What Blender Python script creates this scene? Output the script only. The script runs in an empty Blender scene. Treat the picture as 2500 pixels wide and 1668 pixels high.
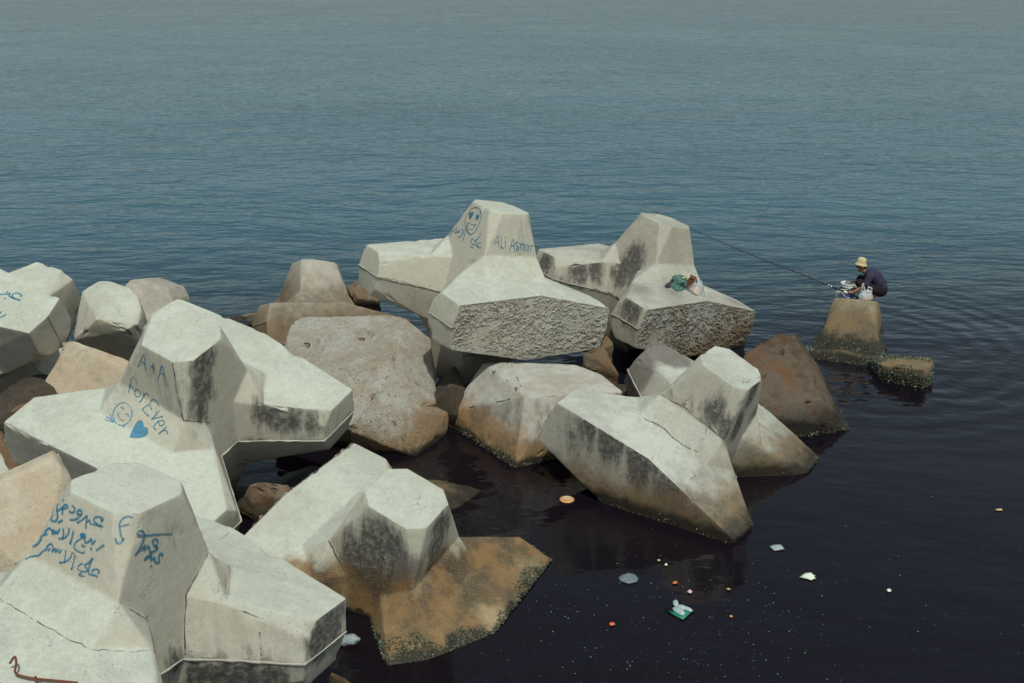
import bpy, bmesh, math, random
from mathutils import Vector, Matrix, noise
from mathutils.bvhtree import BVHTree
R = math.radians
random.seed(7)
scene = bpy.context.scene
COL = scene.collection
SC = 1.12                      # metres per fitted unit (block height 2.5 units = 2.8 m)
CAMH = 5.97 * SC
PITCH = R(20)
FPX = 2700.0                   # focal length in pixels of the 2500 px wide photo

# ---------------------------------------------------------------- camera
cd = bpy.data.cameras.new('camera'); cam = bpy.data.objects.new('camera', cd); COL.objects.link(cam)
cd.sensor_width = 36; cd.lens = 36 * FPX / 2500; cd.clip_end = 9000; cd.clip_start = 0.1
cam.location = (0, 0, CAMH); cam.rotation_euler = (math.pi/2 - PITCH, 0, 0)
scene.camera = cam
# ---------------------------------------------------------------- light
SUN_EL, SUN_AZ = R(62), R(163)      # azimuth measured from +Y (away from camera) towards +X
sv = Vector((math.sin(SUN_AZ)*math.cos(SUN_EL), math.cos(SUN_AZ)*math.cos(SUN_EL), math.sin(SUN_EL)))
w = bpy.data.worlds.new("World"); scene.world = w; w.use_nodes = True
nt = w.node_tree; nt.nodes.clear()
sky = nt.nodes.new('ShaderNodeTexSky'); sky.sky_type = 'NISHITA'; sky.sun_disc = False
sky.sun_elevation = SUN_EL; sky.sun_rotation = SUN_AZ; sky.air_density = 1.0; sky.dust_density = 2.0; sky.ozone_density = 1.2
tcw = nt.nodes.new('ShaderNodeTexCoord'); spw = nt.nodes.new('ShaderNodeSeparateXYZ'); abz = nt.nodes.new('ShaderNodeMath'); abz.operation = 'ABSOLUTE'; cbw = nt.nodes.new('ShaderNodeCombineXYZ')
nt.links.new(tcw.outputs['Generated'], spw.inputs[0]); nt.links.new(spw.outputs[2], abz.inputs[0])       # the sky goes on below the horizon as its own mirror image, as over open sea
nt.links.new(spw.outputs[0], cbw.inputs[0]); nt.links.new(spw.outputs[1], cbw.inputs[1]); nt.links.new(abz.outputs[0], cbw.inputs[2]); nt.links.new(cbw.outputs[0], sky.inputs[0])
hs = nt.nodes.new('ShaderNodeHueSaturation'); hs.inputs['Saturation'].default_value = 0.5
tint = nt.nodes.new('ShaderNodeMix'); tint.data_type = 'RGBA'; tint.blend_type = 'MULTIPLY'; tint.inputs[0].default_value = 1.0; tint.inputs[7].default_value = (.89, 1.03, 1.02, 1)
bg = nt.nodes.new('ShaderNodeBackground'); bg.inputs['Strength'].default_value = 0.15
wo = nt.nodes.new('ShaderNodeOutputWorld')
nt.links.new(sky.outputs[0], hs.inputs['Color']); nt.links.new(hs.outputs[0], tint.inputs[6]); nt.links.new(tint.outputs[2], bg.inputs[0]); nt.links.new(bg.outputs[0], wo.inputs[0])
sd = bpy.data.lights.new('sun', 'SUN'); sd.energy = 4.5; sd.angle = R(0.53); sd.color = (0.955, 1.0, 0.915)
so = bpy.data.objects.new('sun', sd); COL.objects.link(so); so.location = (8, -2, 20)
so.rotation_euler = sv.to_track_quat('Z', 'Y').to_euler()
scene.view_settings.view_transform = 'Standard'; scene.view_settings.look = 'None'
scene.view_settings.exposure = -0.62; scene.view_settings.gamma = 1.0
# ---------------------------------------------------------------- pixel -> place helpers (photo pixels, 2500 x 1668)
CO = Vector((0, 0, CAMH)); ct, st = math.cos(PITCH), math.sin(PITCH)
def c2w(x, y, z): return Vector((x, ct*z - st*y, -st*z - ct*y))
def ray(px, py): return c2w((px-1250)/FPX, (py-834)/FPX, 1.0)
def at_h(px, py, h):
    d = ray(px, py); return CO + d * ((h*SC - CAMH) / d.z)
def at_Y(px, py, Y):
    d = ray(px, py); return CO + d * (Y / d.y)
# ---------------------------------------------------------------- object helpers
def mesh(name, verts, faces, mat=None, parent=None, smooth=False):
    me = bpy.data.meshes.new(name); me.from_pydata([tuple(v) for v in verts], [], faces); me.update()
    return link(name, me, mat, parent, smooth)
def link(name, me, mat=None, parent=None, smooth=False):
    o = bpy.data.objects.new(name, me); COL.objects.link(o)
    if mat: me.materials.append(mat)
    if parent: o.parent = parent
    if smooth: me.polygons.foreach_set('use_smooth', [True]*len(me.polygons))
    return o
def frombm(name, bm, mat=None, parent=None, smooth=False):
    me = bpy.data.meshes.new(name); bm.to_mesh(me); bm.free(); return link(name, me, mat, parent, smooth)
def tag(o, label=None, cat=None, group=None, kind=None):
    if label: o['label'] = label
    if cat: o['category'] = cat
    if group: o['group'] = group
    if kind: o['kind'] = kind
    return o
def empty(name, loc):
    o = bpy.data.objects.new(name, None); COL.objects.link(o); o.location = loc; o.empty_display_size = .2
    return o
def tube(pts, rad, n=8, closed=False):
    """verts, faces of a tube along pts; rad a number or list"""
    pts = [Vector(p) for p in pts]; V = []; F = []; m = len(pts)
    up = Vector((0, 0, 1)); prev = None
    for i, p in enumerate(pts):
        t = (pts[(i+1) % m] - pts[i-1]) if closed else (pts[min(i+1, m-1)] - pts[max(i-1, 0)])
        t.normalize()
        if prev is None:
            a = t.orthogonal().normalized()
        else:
            a = prev - t*prev.dot(t); a.normalize()
        prev = a; b = t.cross(a); r = rad[i] if isinstance(rad, (list, tuple)) else rad
        for k in range(n):
            q = 2*math.pi*k/n; V.append(p + a*math.cos(q)*r + b*math.sin(q)*r)
    for i in range(m if closed else m-1):
        j = (i+1) % m
        for k in range(n):
            F.append((i*n+k, i*n+(k+1) % n, j*n+(k+1) % n, j*n+k))
    if not closed:
        F.append(tuple(range(n-1, -1, -1))); F.append(tuple((m-1)*n+k for k in range(n)))
    return V, F
def smoothpts(pts, sub=6, closed=False):
    """Catmull-Rom resample"""
    P = [Vector(p) for p in pts]; m = len(P); out = []
    if m < 3: return P
    for i in range(m if closed else m-1):
        p0 = P[i-1] if (closed or i > 0) else P[0]*2-P[1]
        p1 = P[i]; p2 = P[(i+1) % m]; p3 = P[(i+2) % m] if (closed or i+2 < m) else P[-1]*2-P[-2]
        for k in range(sub):
            t = k/sub
            out.append(.5*((2*p1)+(p2-p0)*t+(2*p0-5*p1+4*p2-p3)*t*t+(3*p1-p0-3*p2+p3)*t**3))
    if not closed: out.append(P[-1])
    return out
# ---------------------------------------------------------------- node helper
class NT:
    def __init__(s, name):
        s.m = bpy.data.materials.new(name); s.m.use_nodes = True; s.t = s.m.node_tree; s.t.nodes.clear()
        s.out = s.t.nodes.new('ShaderNodeOutputMaterial')
    def n(s, typ, inp=None, **kw):
        nd = s.t.nodes.new('ShaderNode'+typ)
        for k, v in kw.items(): setattr(nd, k, v)
        for k, v in (inp or {}).items(): s.set(nd, k, v)
        return nd
    def set(s, nd, k, v):
        i = nd.inputs[k]
        if isinstance(v, bpy.types.NodeSocket): s.t.links.new(v, i)
        elif isinstance(v, bpy.types.Node): s.t.links.new(v.outputs[0], i)
        else:
            if hasattr(i.default_value, '__len__') and not isinstance(v, (int, float)) and len(i.default_value) == 4 and len(v) == 3: v = (*v, 1)
            i.default_value = v
    def math(s, op, a, b=0.0, clamp=False):
        nd = s.n('Math', {0: a, 1: b}, operation=op); nd.use_clamp = clamp; return nd.outputs[0]
    def mr(s, v, a, b, c=0.0, d=1.0, smooth=True):
        nd = s.n('MapRange', {'Value': v, 'From Min': a, 'From Max': b, 'To Min': c, 'To Max': d})
        nd.interpolation_type = 'SMOOTHSTEP' if smooth else 'LINEAR'; return nd.outputs[0]
    def mix(s, f, a, b, blend='MIX'):
        nd = s.t.nodes.new('ShaderNodeMix'); nd.data_type = 'RGBA'; nd.blend_type = blend
        for i, v in ((0, f), (6, a), (7, b)):
            if isinstance(v, bpy.types.NodeSocket): s.t.links.new(v, nd.inputs[i])
            else: nd.inputs[i].default_value = (*v, 1) if (i and len(v) == 3) else v
        return nd.outputs[2]
    def noise(s, vec, scale, detail=4, rough=.55, dist=0.0):
        return s.n('TexNoise', {'Vector': vec, 'Scale': scale, 'Detail': detail, 'Roughness': rough, 'Distortion': dist}).outputs[0]
    def end(s, shader, disp=None):
        s.t.links.new(shader, s.out.inputs[0]); return s.m

def simple(name, col, rough=.7, spec=.3, metal=0.0, var=.15, scale=30):
    g = NT(name); tc = g.n('TexCoord').outputs['Object']
    nz = g.noise(tc, scale, 4)
    c = g.mix(nz, tuple(x*(1-var) for x in col), tuple(min(1, x*(1+var)) for x in col))
    p = g.n('BsdfPrincipled', {'Base Color': c, 'Roughness': rough, 'Metallic': metal, 'Specular IOR Level': spec})
    return g.end(p.outputs[0])

def concrete(name, base, base2, tide=(0, 0, 0), streak=0.0, rust=0.0, crack=0.0, rough=.25, alg=0.0, dark=0.15, stains=(), soil=(), bleach=0, pits=.50, skin=.55, tc=((.165, .092, .038), (.075, .048, .028)), rustcol=(.36, .21, .11)):  # skin: strength of the warm shade tint painted on upright faces
    g = NT(name); geo = g.n('NewGeometry'); P = geo.outputs['Position']; N = geo.outputs['Normal']
    sp = g.n('SeparateXYZ', {0: P}); h = sp.outputs[2]; nz = g.n('SeparateXYZ', {0: N}).outputs[2]
    n1 = g.noise(P, .9, 6, .6); n2 = g.noise(P, 6.5, 8, .62); n3 = g.noise(P, 85, 3, .6); n4 = g.noise(P, 2.4, 5, .6)
    ph = g.math('MULTIPLY_ADD', n1, .9); g.t.nodes[-1].inputs[2].default_value = -.45
    col = g.mix(g.mr(g.math('ADD', n1, g.math('MULTIPLY', g.math('SUBTRACT', n2, .5), .7)), .36, .64), base, base2)
    # fine grain, aggregate
    col = g.mix(1.0, col, g.n('CombineColor', {0: g.mr(n3, .3, .7, .90, 1.08), 1: g.mr(n3, .3, .7, .90, 1.08), 2: g.mr(n3, .3, .7, .90, 1.08)}).outputs[0], 'MULTIPLY')
    # upright faces tinted tan by slope: warm shade tone painted into the colour
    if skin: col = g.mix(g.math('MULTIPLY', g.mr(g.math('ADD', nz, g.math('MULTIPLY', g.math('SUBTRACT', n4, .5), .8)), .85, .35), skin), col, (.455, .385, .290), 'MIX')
    # orange weathering
    if rust:
        n5 = g.noise(P, 1.7, 6, .62, .4)
        col = g.mix(g.math('MULTIPLY', g.mr(n5, .42, .66), rust), col, rustcol)
        n6 = g.noise(P, 4.0, 7, .68)
        col = g.mix(g.math('MULTIPLY', g.mr(n6, .55, .66), rust*.55), col, (.15, .135, .125))
    mo = g.mr(g.noise(P, 19, 6, .68), .30, .70, .91, 1.08, False)
    col = g.mix(1.0, col, g.n('CombineColor', {0: mo, 1: mo, 2: mo}).outputs[0], 'MULTIPLY')
    # pin holes
    vo = g.n('TexVoronoi', {'Vector': P, 'Scale': 26.0, 'Randomness': 1.0})
    pit = g.math('MULTIPLY', g.mr(vo.outputs['Distance'], .10, .20, 1, 0), g.mr(n4, pits, pits+.10))
    col = g.mix(g.math('MULTIPLY', pit, .65), col, (.10, .085, .07))
    # hairline cracks
    cr = None
    if crack:
        dv = g.n('VectorMath', {0: P, 1: g.n('VectorMath', {0: g.n('TexNoise', {'Vector': P, 'Scale': 3.0, 'Detail': 5}).outputs['Color'], 'Scale': .45}, operation='SCALE').outputs[0]}, operation='ADD').outputs[0]
        ce = g.n('TexVoronoi', {'Vector': dv, 'Scale': 1.15}, feature='DISTANCE_TO_EDGE').outputs['Distance']
        cr = g.math('MULTIPLY', g.mr(ce, .002, .008, 1, 0), g.mr(n4, .54, .62))
        col = g.mix(g.math('MULTIPLY', cr, crack), col, (.09, .075, .06))
    # black rain streaks on the upright faces
    if streak:
        sc = g.n('CombineXYZ', {0: g.math('MULTIPLY', sp.outputs[0], 9.0), 1: g.math('MULTIPLY', sp.outputs[1], 9.0), 2: g.math('MULTIPLY', h, .8)}).outputs[0]
        ns = g.noise(sc, 1.0, 6, .65); nr = g.noise(P, .75, 3, .5)
        sm = g.math('MULTIPLY', g.math('MULTIPLY', g.mr(ns, .44, .62), g.mr(nr, .50, .60)), g.mr(nz, .5, .25))
        col = g.mix(g.math('MULTIPLY', sm, streak), col, (.050, .044, .045))
        nf = g.noise(P, 13, 7, .7)
        col = g.mix(g.math('MULTIPLY', g.math('MULTIPLY', g.mr(nf, .52, .68), g.mr(g.noise(P, 1.1, 4), .48, .6)), streak*.55), col, (.12, .105, .095))
    # ragged black stains where water runs down
    if stains:
        sc2 = g.n('CombineXYZ', {0: g.math('MULTIPLY', sp.outputs[0], 11.0), 1: g.math('MULTIPLY', sp.outputs[1], 11.0), 2: g.math('MULTIPLY', h, 1.3)}).outputs[0]
        ns2 = g.math('ADD', g.math('MULTIPLY', g.math('SUBTRACT', g.noise(sc2, 1.0, 6, .7), .5), 2.0), g.math('MULTIPLY', g.math('SUBTRACT', n2, .5), 1.1))
        tot = None
        for (c, r_, s_) in stains:
            dvec = g.n('VectorMath', {0: g.n('VectorMath', {0: P, 1: c}, operation='SUBTRACT').outputs[0], 1: (1/r_, 1/r_, .62/r_)}, operation='MULTIPLY').outputs[0]
            f = g.math('SUBTRACT', 1.0, g.n('VectorMath', {0: dvec}, operation='LENGTH').outputs['Value'], True)
            f = g.math('MULTIPLY', f, s_); tot = f if tot is None else g.math('MAXIMUM', tot, f)
        sm = g.math('MULTIPLY', g.math('MULTIPLY', g.mr(g.math('ADD', tot, g.math('MULTIPLY', ns2, .62)), .28, .80), g.mr(tot, .02, .22)), g.math('MULTIPLY', g.mr(nz, .62, .42), g.mr(g.noise(P, 16, 7, .75), .30, .58, .45, 1)))
        col = g.mix(g.math('MULTIPLY', sm, .90), col, (.048, .041, .041))
    if bleach:
        bn = g.math('MULTIPLY', g.mr(g.noise(P, 1.6, 6, .6), .50, .72), bleach)
        blc = bn
    if soil:
        tot = None
        for (c, r_, s_) in soil:
            f = g.math('SUBTRACT', 1.0, g.math('MULTIPLY', g.n('VectorMath', {0: g.n('VectorMath', {0: P, 1: c}, operation='SUBTRACT').outputs[0]}, operation='LENGTH').outputs['Value'], 1/r_), True)
            f = g.math('MULTIPLY', f, s_); tot = f if tot is None else g.math('MAXIMUM', tot, f)
        col = g.mix(g.math('MULTIPLY', g.mr(g.math('ADD', tot, g.math('MULTIPLY', g.math('SUBTRACT', n2, .5), .7)), .12, .55), .85), col, g.mix(n2, (.085, .070, .060), (.20, .17, .145)))
    # tide staining by height above the water
    hn = g.math('ADD', h, g.math('ADD', g.math('MULTIPLY', g.math('SUBTRACT', n1, .5), .7), g.math('MULTIPLY', g.math('SUBTRACT', n2, .5), .35)))
    rg = .9
    if tide[2]:
        br = g.mix(g.mr(n4, .38, .62), *tc)
        br = g.mix(g.mr(n3, .45, .75), br, (.26, .18, .10))
        br = br
        if bleach: br = g.mix(blc, br, (.40, .30, .175))
        col = g.mix(g.math('MULTIPLY', g.mr(hn, tide[0], tide[1]), tide[2]), col, br)
    hd = g.math('ADD', h, g.math('MULTIPLY', g.math('SUBTRACT', n2, .5), .22))
    if alg:
        ga = g.math('MULTIPLY', g.mr(hd, .30, .12), g.mr(g.noise(P, 9, 6, .7), .45, .6))
        col = g.mix(g.math('MULTIPLY', ga, alg), col, (.045, .070, .030))
    if dark:
        col = g.mix(g.math('MULTIPLY', g.mr(hd, dark, dark*.35), .9), col, (.022, .017, .013))
        rg = g.mr(hd, dark*.3, dark*1.1, .35, .9)
    bh = g.math('ADD', g.math('MULTIPLY', n3, .5), g.math('ADD', g.math('MULTIPLY', n2, .9), g.math('MULTIPLY', pit, -.7)))
    if cr is not None: bh = g.math('ADD', bh, g.math('MULTIPLY', cr, -.8))
    bmp = g.n('Bump', {'Height': bh, 'Strength': rough, 'Distance': .05})
    p = g.n('BsdfPrincipled', {'Base Color': col, 'Roughness': rg, 'Normal': bmp.outputs[0], 'Specular IOR Level': .25})
    return g.end(p.outputs[0])
PALE, PALE2 = (.415, .405, .335), (.475, .475, .40)
M = {}
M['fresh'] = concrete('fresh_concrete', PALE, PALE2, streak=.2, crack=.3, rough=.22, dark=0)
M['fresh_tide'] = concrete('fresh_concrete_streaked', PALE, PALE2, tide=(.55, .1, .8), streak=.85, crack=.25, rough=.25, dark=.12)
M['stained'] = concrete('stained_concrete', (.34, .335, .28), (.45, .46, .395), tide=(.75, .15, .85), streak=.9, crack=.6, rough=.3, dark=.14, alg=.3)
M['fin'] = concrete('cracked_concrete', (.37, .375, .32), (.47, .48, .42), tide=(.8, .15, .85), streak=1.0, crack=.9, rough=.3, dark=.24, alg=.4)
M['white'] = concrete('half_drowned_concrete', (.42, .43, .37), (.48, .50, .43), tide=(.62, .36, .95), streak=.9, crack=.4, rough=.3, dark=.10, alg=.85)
M['fisher'] = concrete('brown_concrete', (.27, .22, .145), (.34, .285, .195), tide=(.95, .35, .8), streak=.15, crack=.2, rough=.35, dark=.26, alg=1.0, skin=.15)
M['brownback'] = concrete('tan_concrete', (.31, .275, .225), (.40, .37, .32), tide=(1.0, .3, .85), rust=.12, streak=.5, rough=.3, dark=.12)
M['worn'] = concrete('worn_concrete', (.46, .405, .325), (.56, .52, .44), tide=(.66, .2, .85), tc=((.36, .205, .085), (.28, .17, .085)), rust=.38, streak=.35, pits=.34, rough=1.4, dark=.12, alg=.3, skin=.15)
M['wornb'] = concrete('worn_grey_concrete', (.36, .33, .275), (.46, .44, .385), tide=(.60, .30, .92), tc=((.34, .175, .065), (.20, .11, .05)), rust=.25, streak=.5, rough=.45, dark=.14, alg=.5, skin=.15)
M['orange'] = concrete('orange_concrete', (.42, .335, .235), (.48, .405, .31), rust=.5, rough=.4, dark=.1, rustcol=(.42, .29, .18), skin=.15)
M['brown'] = concrete('brown_rock', (.125, .078, .042), (.19, .145, .105), tide=(.45, .1, .8), rust=.6, rough=.5, dark=.22, alg=.8, rustcol=(.20, .088, .032), skin=.15)
M['rust'] = concrete('rust_brown_concrete', (.085, .052, .030), (.135, .100, .070), rust=.7, rough=.9, pits=.42, dark=.5, alg=.6, skin=0, rustcol=(.16, .066, .024))
M['tan'] = concrete('tan_grey_concrete', (.30, .265, .215), (.38, .345, .295), rust=.15, rough=.35, streak=.3, dark=0)
M['rough'] = concrete('rough_cast', (.40, .355, .285), (.48, .44, .37), tide=(.5, .1, .6), rust=.06, rough=1.0, skin=0, dark=.1)
M['rough2'] = concrete('rough_cast_aggregate', (.30, .255, .20), (.44, .42, .38), tide=(.85, .15, .8), rust=.4, rough=1.0, dark=.1, skin=0)
M['seam'] = concrete('seam_mortar', (.34, .31, .26), (.42, .40, .34), rough=.4, dark=0)
M['rubble'] = concrete('dark_gap_filler', (.045, .036, .028), (.085, .066, .05), rust=.3, rough=.7, dark=.3, alg=.5, skin=0, rustcol=(.09, .05, .025))  # filler rock colour, kept near black so the gaps look shaded
CAD = {'Yn': 1.272, 'kx': 0.564, 't': 0.183, 'n1z': 0.201, 'n2x': 0.197, 'n2z': 0.339, 'vy': 0.718, 'vz': 0.463, 'wy': 0.48, 'wz': 0.19, 'ux': 0.468, 'uy': 0.486, 'uz': 0.712, 'px': 0.707, 'py': 0.426, 'pz': 0.386, 'Zs': 1.25, 's0y': 0.452, 's1x': 1.227, 's1y': 0.294, 's2x': 1.273, 'e1x': 1.246, 'e1y': 0.314, 'e1z': 0.842, 'e2x': 1.266, 'e2y': 0.186, 'e2z': 0.717, 'e3x': 1.281, 'e3z': 0.678, 'kz': 0.128}
POSE = {
 'ali': ([[0.7992, 0.215, 0.5613], [-0.0042, -0.9319, 0.3628], [0.6011, -0.2923, -0.7438]], [-0.422, -0.628, 15.277]),
 'cloth': ([[0.7671, 0.251, 0.5904], [-0.0079, -0.9165, 0.3999], [0.6415, -0.3115, -0.7011]], [2.02, -0.687, 17.275]),
 'aplusa': ([[0.8629, 0.1456, -0.4839], [0.4189, -0.7417, 0.5238], [-0.2827, -0.6547, -0.701]], [-3.444, 0.881, 11.732]),
 'arabic': ([[0.8784, 0.1898, -0.4386], [0.3033, -0.9306, 0.2048], [-0.3693, -0.313, -0.875]], [-3.012, 2.226, 8.363]),
 'fin': ([[0.7425, 0.3454, -0.574], [0.5698, -0.7761, 0.27], [-0.3523, -0.5276, -0.773]], [2.033, 1.276, 13.13]),
 'white': ([[-0.4554, 0.2502, -0.8544], [0.4319, -0.7772, -0.4577], [-0.7785, -0.5775, 0.2458]], [-1.286, 2.429, 10.935]),
 'fisher': ([[0.9095, 0.104, -0.4026], [0.1042, -0.9943, -0.0213], [-0.4025, -0.0226, -0.9151]], [5.394, 0.604, 17.753]),
 'farleft': ([[0.9268, 0.3755, 0.0085], [0.2975, -0.7201, -0.6268], [-0.2292, 0.5835, -0.7791]], [-6.709, 0.108, 14.409]),
 'brownback': ([[0.8319, 0.0247, 0.5544], [0.0965, -0.9902, -0.1007], [0.5465, 0.1373, -0.8262]], [-3.35, -0.049, 18.46]),
}
# ---------------------------------------------------------------- armour blocks: one cast shape, nine placements
def cad(p):
    X = lambda y: p['kx'] - p['t']*y
    return dict(N1=(X(p['Yn']), p['Yn'], p['n1z']), N2=(p['n2x'], p['Yn'], p['n2z']), V=(X(p['vy']), p['vy'], p['vz']), W=(X(p['wy']), p['wy'], p['wz']),
        U=(p['ux'], p['uy'], p['uz']), P=(p['px'], p['py'], p['pz']), M=(0, p['uy'], p['uz']), S0=(0, p['s0y'], p['Zs']), S1=(p['s1x'], p['s1y'], p['Zs']),
        S2=(p['s2x'], 0, p['Zs']), E1=(p['e1x'], p['e1y'], p['e1z']), E2=(p['e2x'], p['e2y'], p['e2z']), E3=(p['e3x'], 0, p['e3z']), K=(p['kx'], 0, p['kz']))
CV = cad(CAD)
def block_matrix(key):
    Rm, t = POSE[key]
    cols = [c2w(Rm[0][j], Rm[1][j], Rm[2][j]) for j in range(3)]
    loc = CO + c2w(*t)*SC
    m = Matrix((( *[cols[j][0] for j in range(3)], loc[0]), (*[cols[j][1] for j in range(3)], loc[1]), (*[cols[j][2] for j in range(3)], loc[2]), (0, 0, 0, 1)))
    return m
def block_polys(over=None):
    V = []; idx = {}; F = []
    def vid(n, sx, sy, sz):
        c = CV[n]; key = (n, sx if c[0] else 0, sy if c[1] else 0, sz)
        if key not in idx:
            co = Vector((c[0]*sx, c[1]*sy, c[2]*sz))*SC
            kk = (n, sx if c[0] else 0, sy, sz)
            if over and kk in over: co = over[kk]
            idx[key] = len(V); V.append(co)
        return idx[key]
    def face(ids):
        ids = [v for i, v in enumerate(ids) if v != ids[i-1]]
        c = sum((V[i] for i in ids), Vector())/len(ids); n = Vector()
        for i in range(len(ids)):
            n += (V[ids[i]]-c).cross(V[ids[(i+1) % len(ids)]]-c)
        if n.dot(c) < 0: ids = ids[::-1]
        F.append(tuple(ids))
    S = (1, -1)
    for sy in S:
        face([vid('N1', 1, sy, 1), vid('N2', 1, sy, 1), vid('N2', -1, sy, 1), vid('N1', -1, sy, 1), vid('N1', -1, sy, -1), vid('N2', -1, sy, -1), vid('N2', 1, sy, -1), vid('N1', 1, sy, -1)])
        for sz in S:
            face([vid('N2', 1, sy, sz), vid('V', 1, sy, sz), vid('V', -1, sy, sz), vid('N2', -1, sy, sz)])
            face([vid('V', 1, sy, sz), vid('U', 1, sy, sz), vid('M', 1, sy, sz), vid('U', -1, sy, sz), vid('V', -1, sy, sz)])
            for sx in S:
                a = (sx, sy, sz)
                face([vid('N1', *a), vid('N2', *a), vid('V', *a)])
                face([vid('V', *a), vid('W', *a), vid('P', *a)]); face([vid('V', *a), vid('P', *a), vid('U', *a)])
                face([vid('U', *a), vid('P', *a), vid('E1', *a), vid('S1', *a)])
                face([vid('U', *a), vid('S1', *a), vid('S0', *a), vid('M', *a)])
                face([vid('P', *a), vid('E2', *a), vid('E1', *a)])
                face([vid('W', *a), vid('P', *a), vid('E2', *a), vid('E3', *a), vid('K', *a)])
                face([vid('E1', *a), vid('E2', *a), vid('E3', *a), vid('S2', *a), vid('S1', *a)])
        for sx in S:
            face([vid('N1', sx, sy, 1), vid('V', sx, sy, 1), vid('W', sx, sy, 1), vid('K', sx, sy, 1), vid('K', sx, sy, -1), vid('W', sx, sy, -1), vid('V', sx, sy, -1), vid('N1', sx, sy, -1)])
    for sz in S:
        face([vid('S0', 1, 1, sz), vid('S1', 1, 1, sz), vid('S2', 1, 1, sz), vid('S1', 1, -1, sz), vid('S0', 1, -1, sz), vid('S1', -1, -1, sz), vid('S2', -1, 1, sz), vid('S1', -1, 1, sz)])
    return V, F
BV = {}
def wobble(bm, amp, seed, cell=.12, chip=0.0):
    """subdivide and disturb a bevelled hull so that no edge is ruler-straight"""
    for _ in range(6):
        es = [e for e in bm.edges if e.calc_length() > cell]
        if not es: break
        bmesh.ops.subdivide_edges(bm, edges=es, cuts=1, use_grid_fill=False)
        bmesh.ops.triangulate(bm, faces=[f for f in bm.faces if len(f.verts) > 4])
    bm.normal_update(); o = Vector((seed*3.1, seed*1.7, -seed*2.3))
    for v in bm.verts:
        q = v.co*3.0 + o
        d = (noise.noise(v.co*1.6+o)*.9 + noise.noise(q*2.2)*.6 + noise.noise(q*5)*.35)*amp
        if chip and v.is_manifold:
            ang = max((e.calc_face_angle(0) for e in v.link_edges), default=0)
            if ang > .12:
                c = noise.noise(v.co*6+o); d -= max(0, c-.24)*chip
        v.co += v.normal*d
def make_block(key, mat, label, over=None, chip=.06, amp=.0035, cell=.075):
    Mx = block_matrix(key); V, F = block_polys(over)
    BV[key] = (BVHTree.FromPolygons([Mx @ v for v in V], F), Mx)
    bm = bmesh.new(); bv = [bm.verts.new(v) for v in V]
    for f in F: bm.faces.new([bv[i] for i in f])
    bm.normal_update(); bmesh.ops.recalc_face_normals(bm, faces=bm.faces)
    es = [e for e in bm.edges if e.is_manifold and e.calc_face_angle(0) > R(9)]
    bmesh.ops.bevel(bm, geom=es, offset=.02, segments=2, affect='EDGES', profile=.6, clamp_overlap=True)
    wobble(bm, amp, hash(key) % 7 if False else len(key)*1.37, cell, chip)
    o = frombm('armour_block', bm, mat, None, True); o.matrix_world = Mx
    try: o.data.set_sharp_from_angle(angle=R(38))
    except Exception: pass
    wn = o.modifiers.new('wn', 'WEIGHTED_NORMAL'); wn.keep_sharp = True; wn.weight = 80
    tag(o, label, 'concrete block', 'interlocking concrete armour blocks of the breakwater')
    # mould seam: a thin mortar ridge round the middle of the casting
    for sx in (1, -1):
        path = [Vector(CV[n]) for n in ('S2', 'E3', 'K')] + [Vector((c[0], c[1], -c[2])) for c in (CV['K'], CV['E3'], CV['S2'])]
        path = [Vector((p.x*sx, 0, p.z))*SC for p in path]; SV = []; SF = []; pts = []
        for i in range(len(path)-1):
            L = (path[i+1]-path[i]).length; k = max(2, int(L/.05))
            pts += [path[i].lerp(path[i+1], j/k) for j in range(k)]
        pts.append(path[-1])
        for i, p in enumerate(pts):
            t = (pts[min(i+1, len(pts)-1)] - pts[max(i-1, 0)]).normalized(); n = Vector((-t.z, 0, t.x))
            if n.x*sx < 0: n = -n
            j = noise.noise(p*9+Vector((len(key), 0, 0)))
            hgt = .007 + max(0, j)*.020; wd = .010 + .006*noise.noise(p*14)
            off = Vector((0, .012*noise.noise(p*2.5), 0))
            SV += [p + off + Vector((0, wd, 0)) - n*.02, p + off + Vector((0, wd*.4, 0)) + n*hgt, p + off - Vector((0, wd*.4, 0)) + n*hgt, p + off - Vector((0, wd, 0)) - n*.02]
            if i:
                a = (i-1)*4; b = i*4
                for q in range(3): SF.append((a+q, a+q+1, b+q+1, b+q))
        so_ = mesh('mould_seam', SV, SF, M['seam'], o)
    return o
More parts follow.
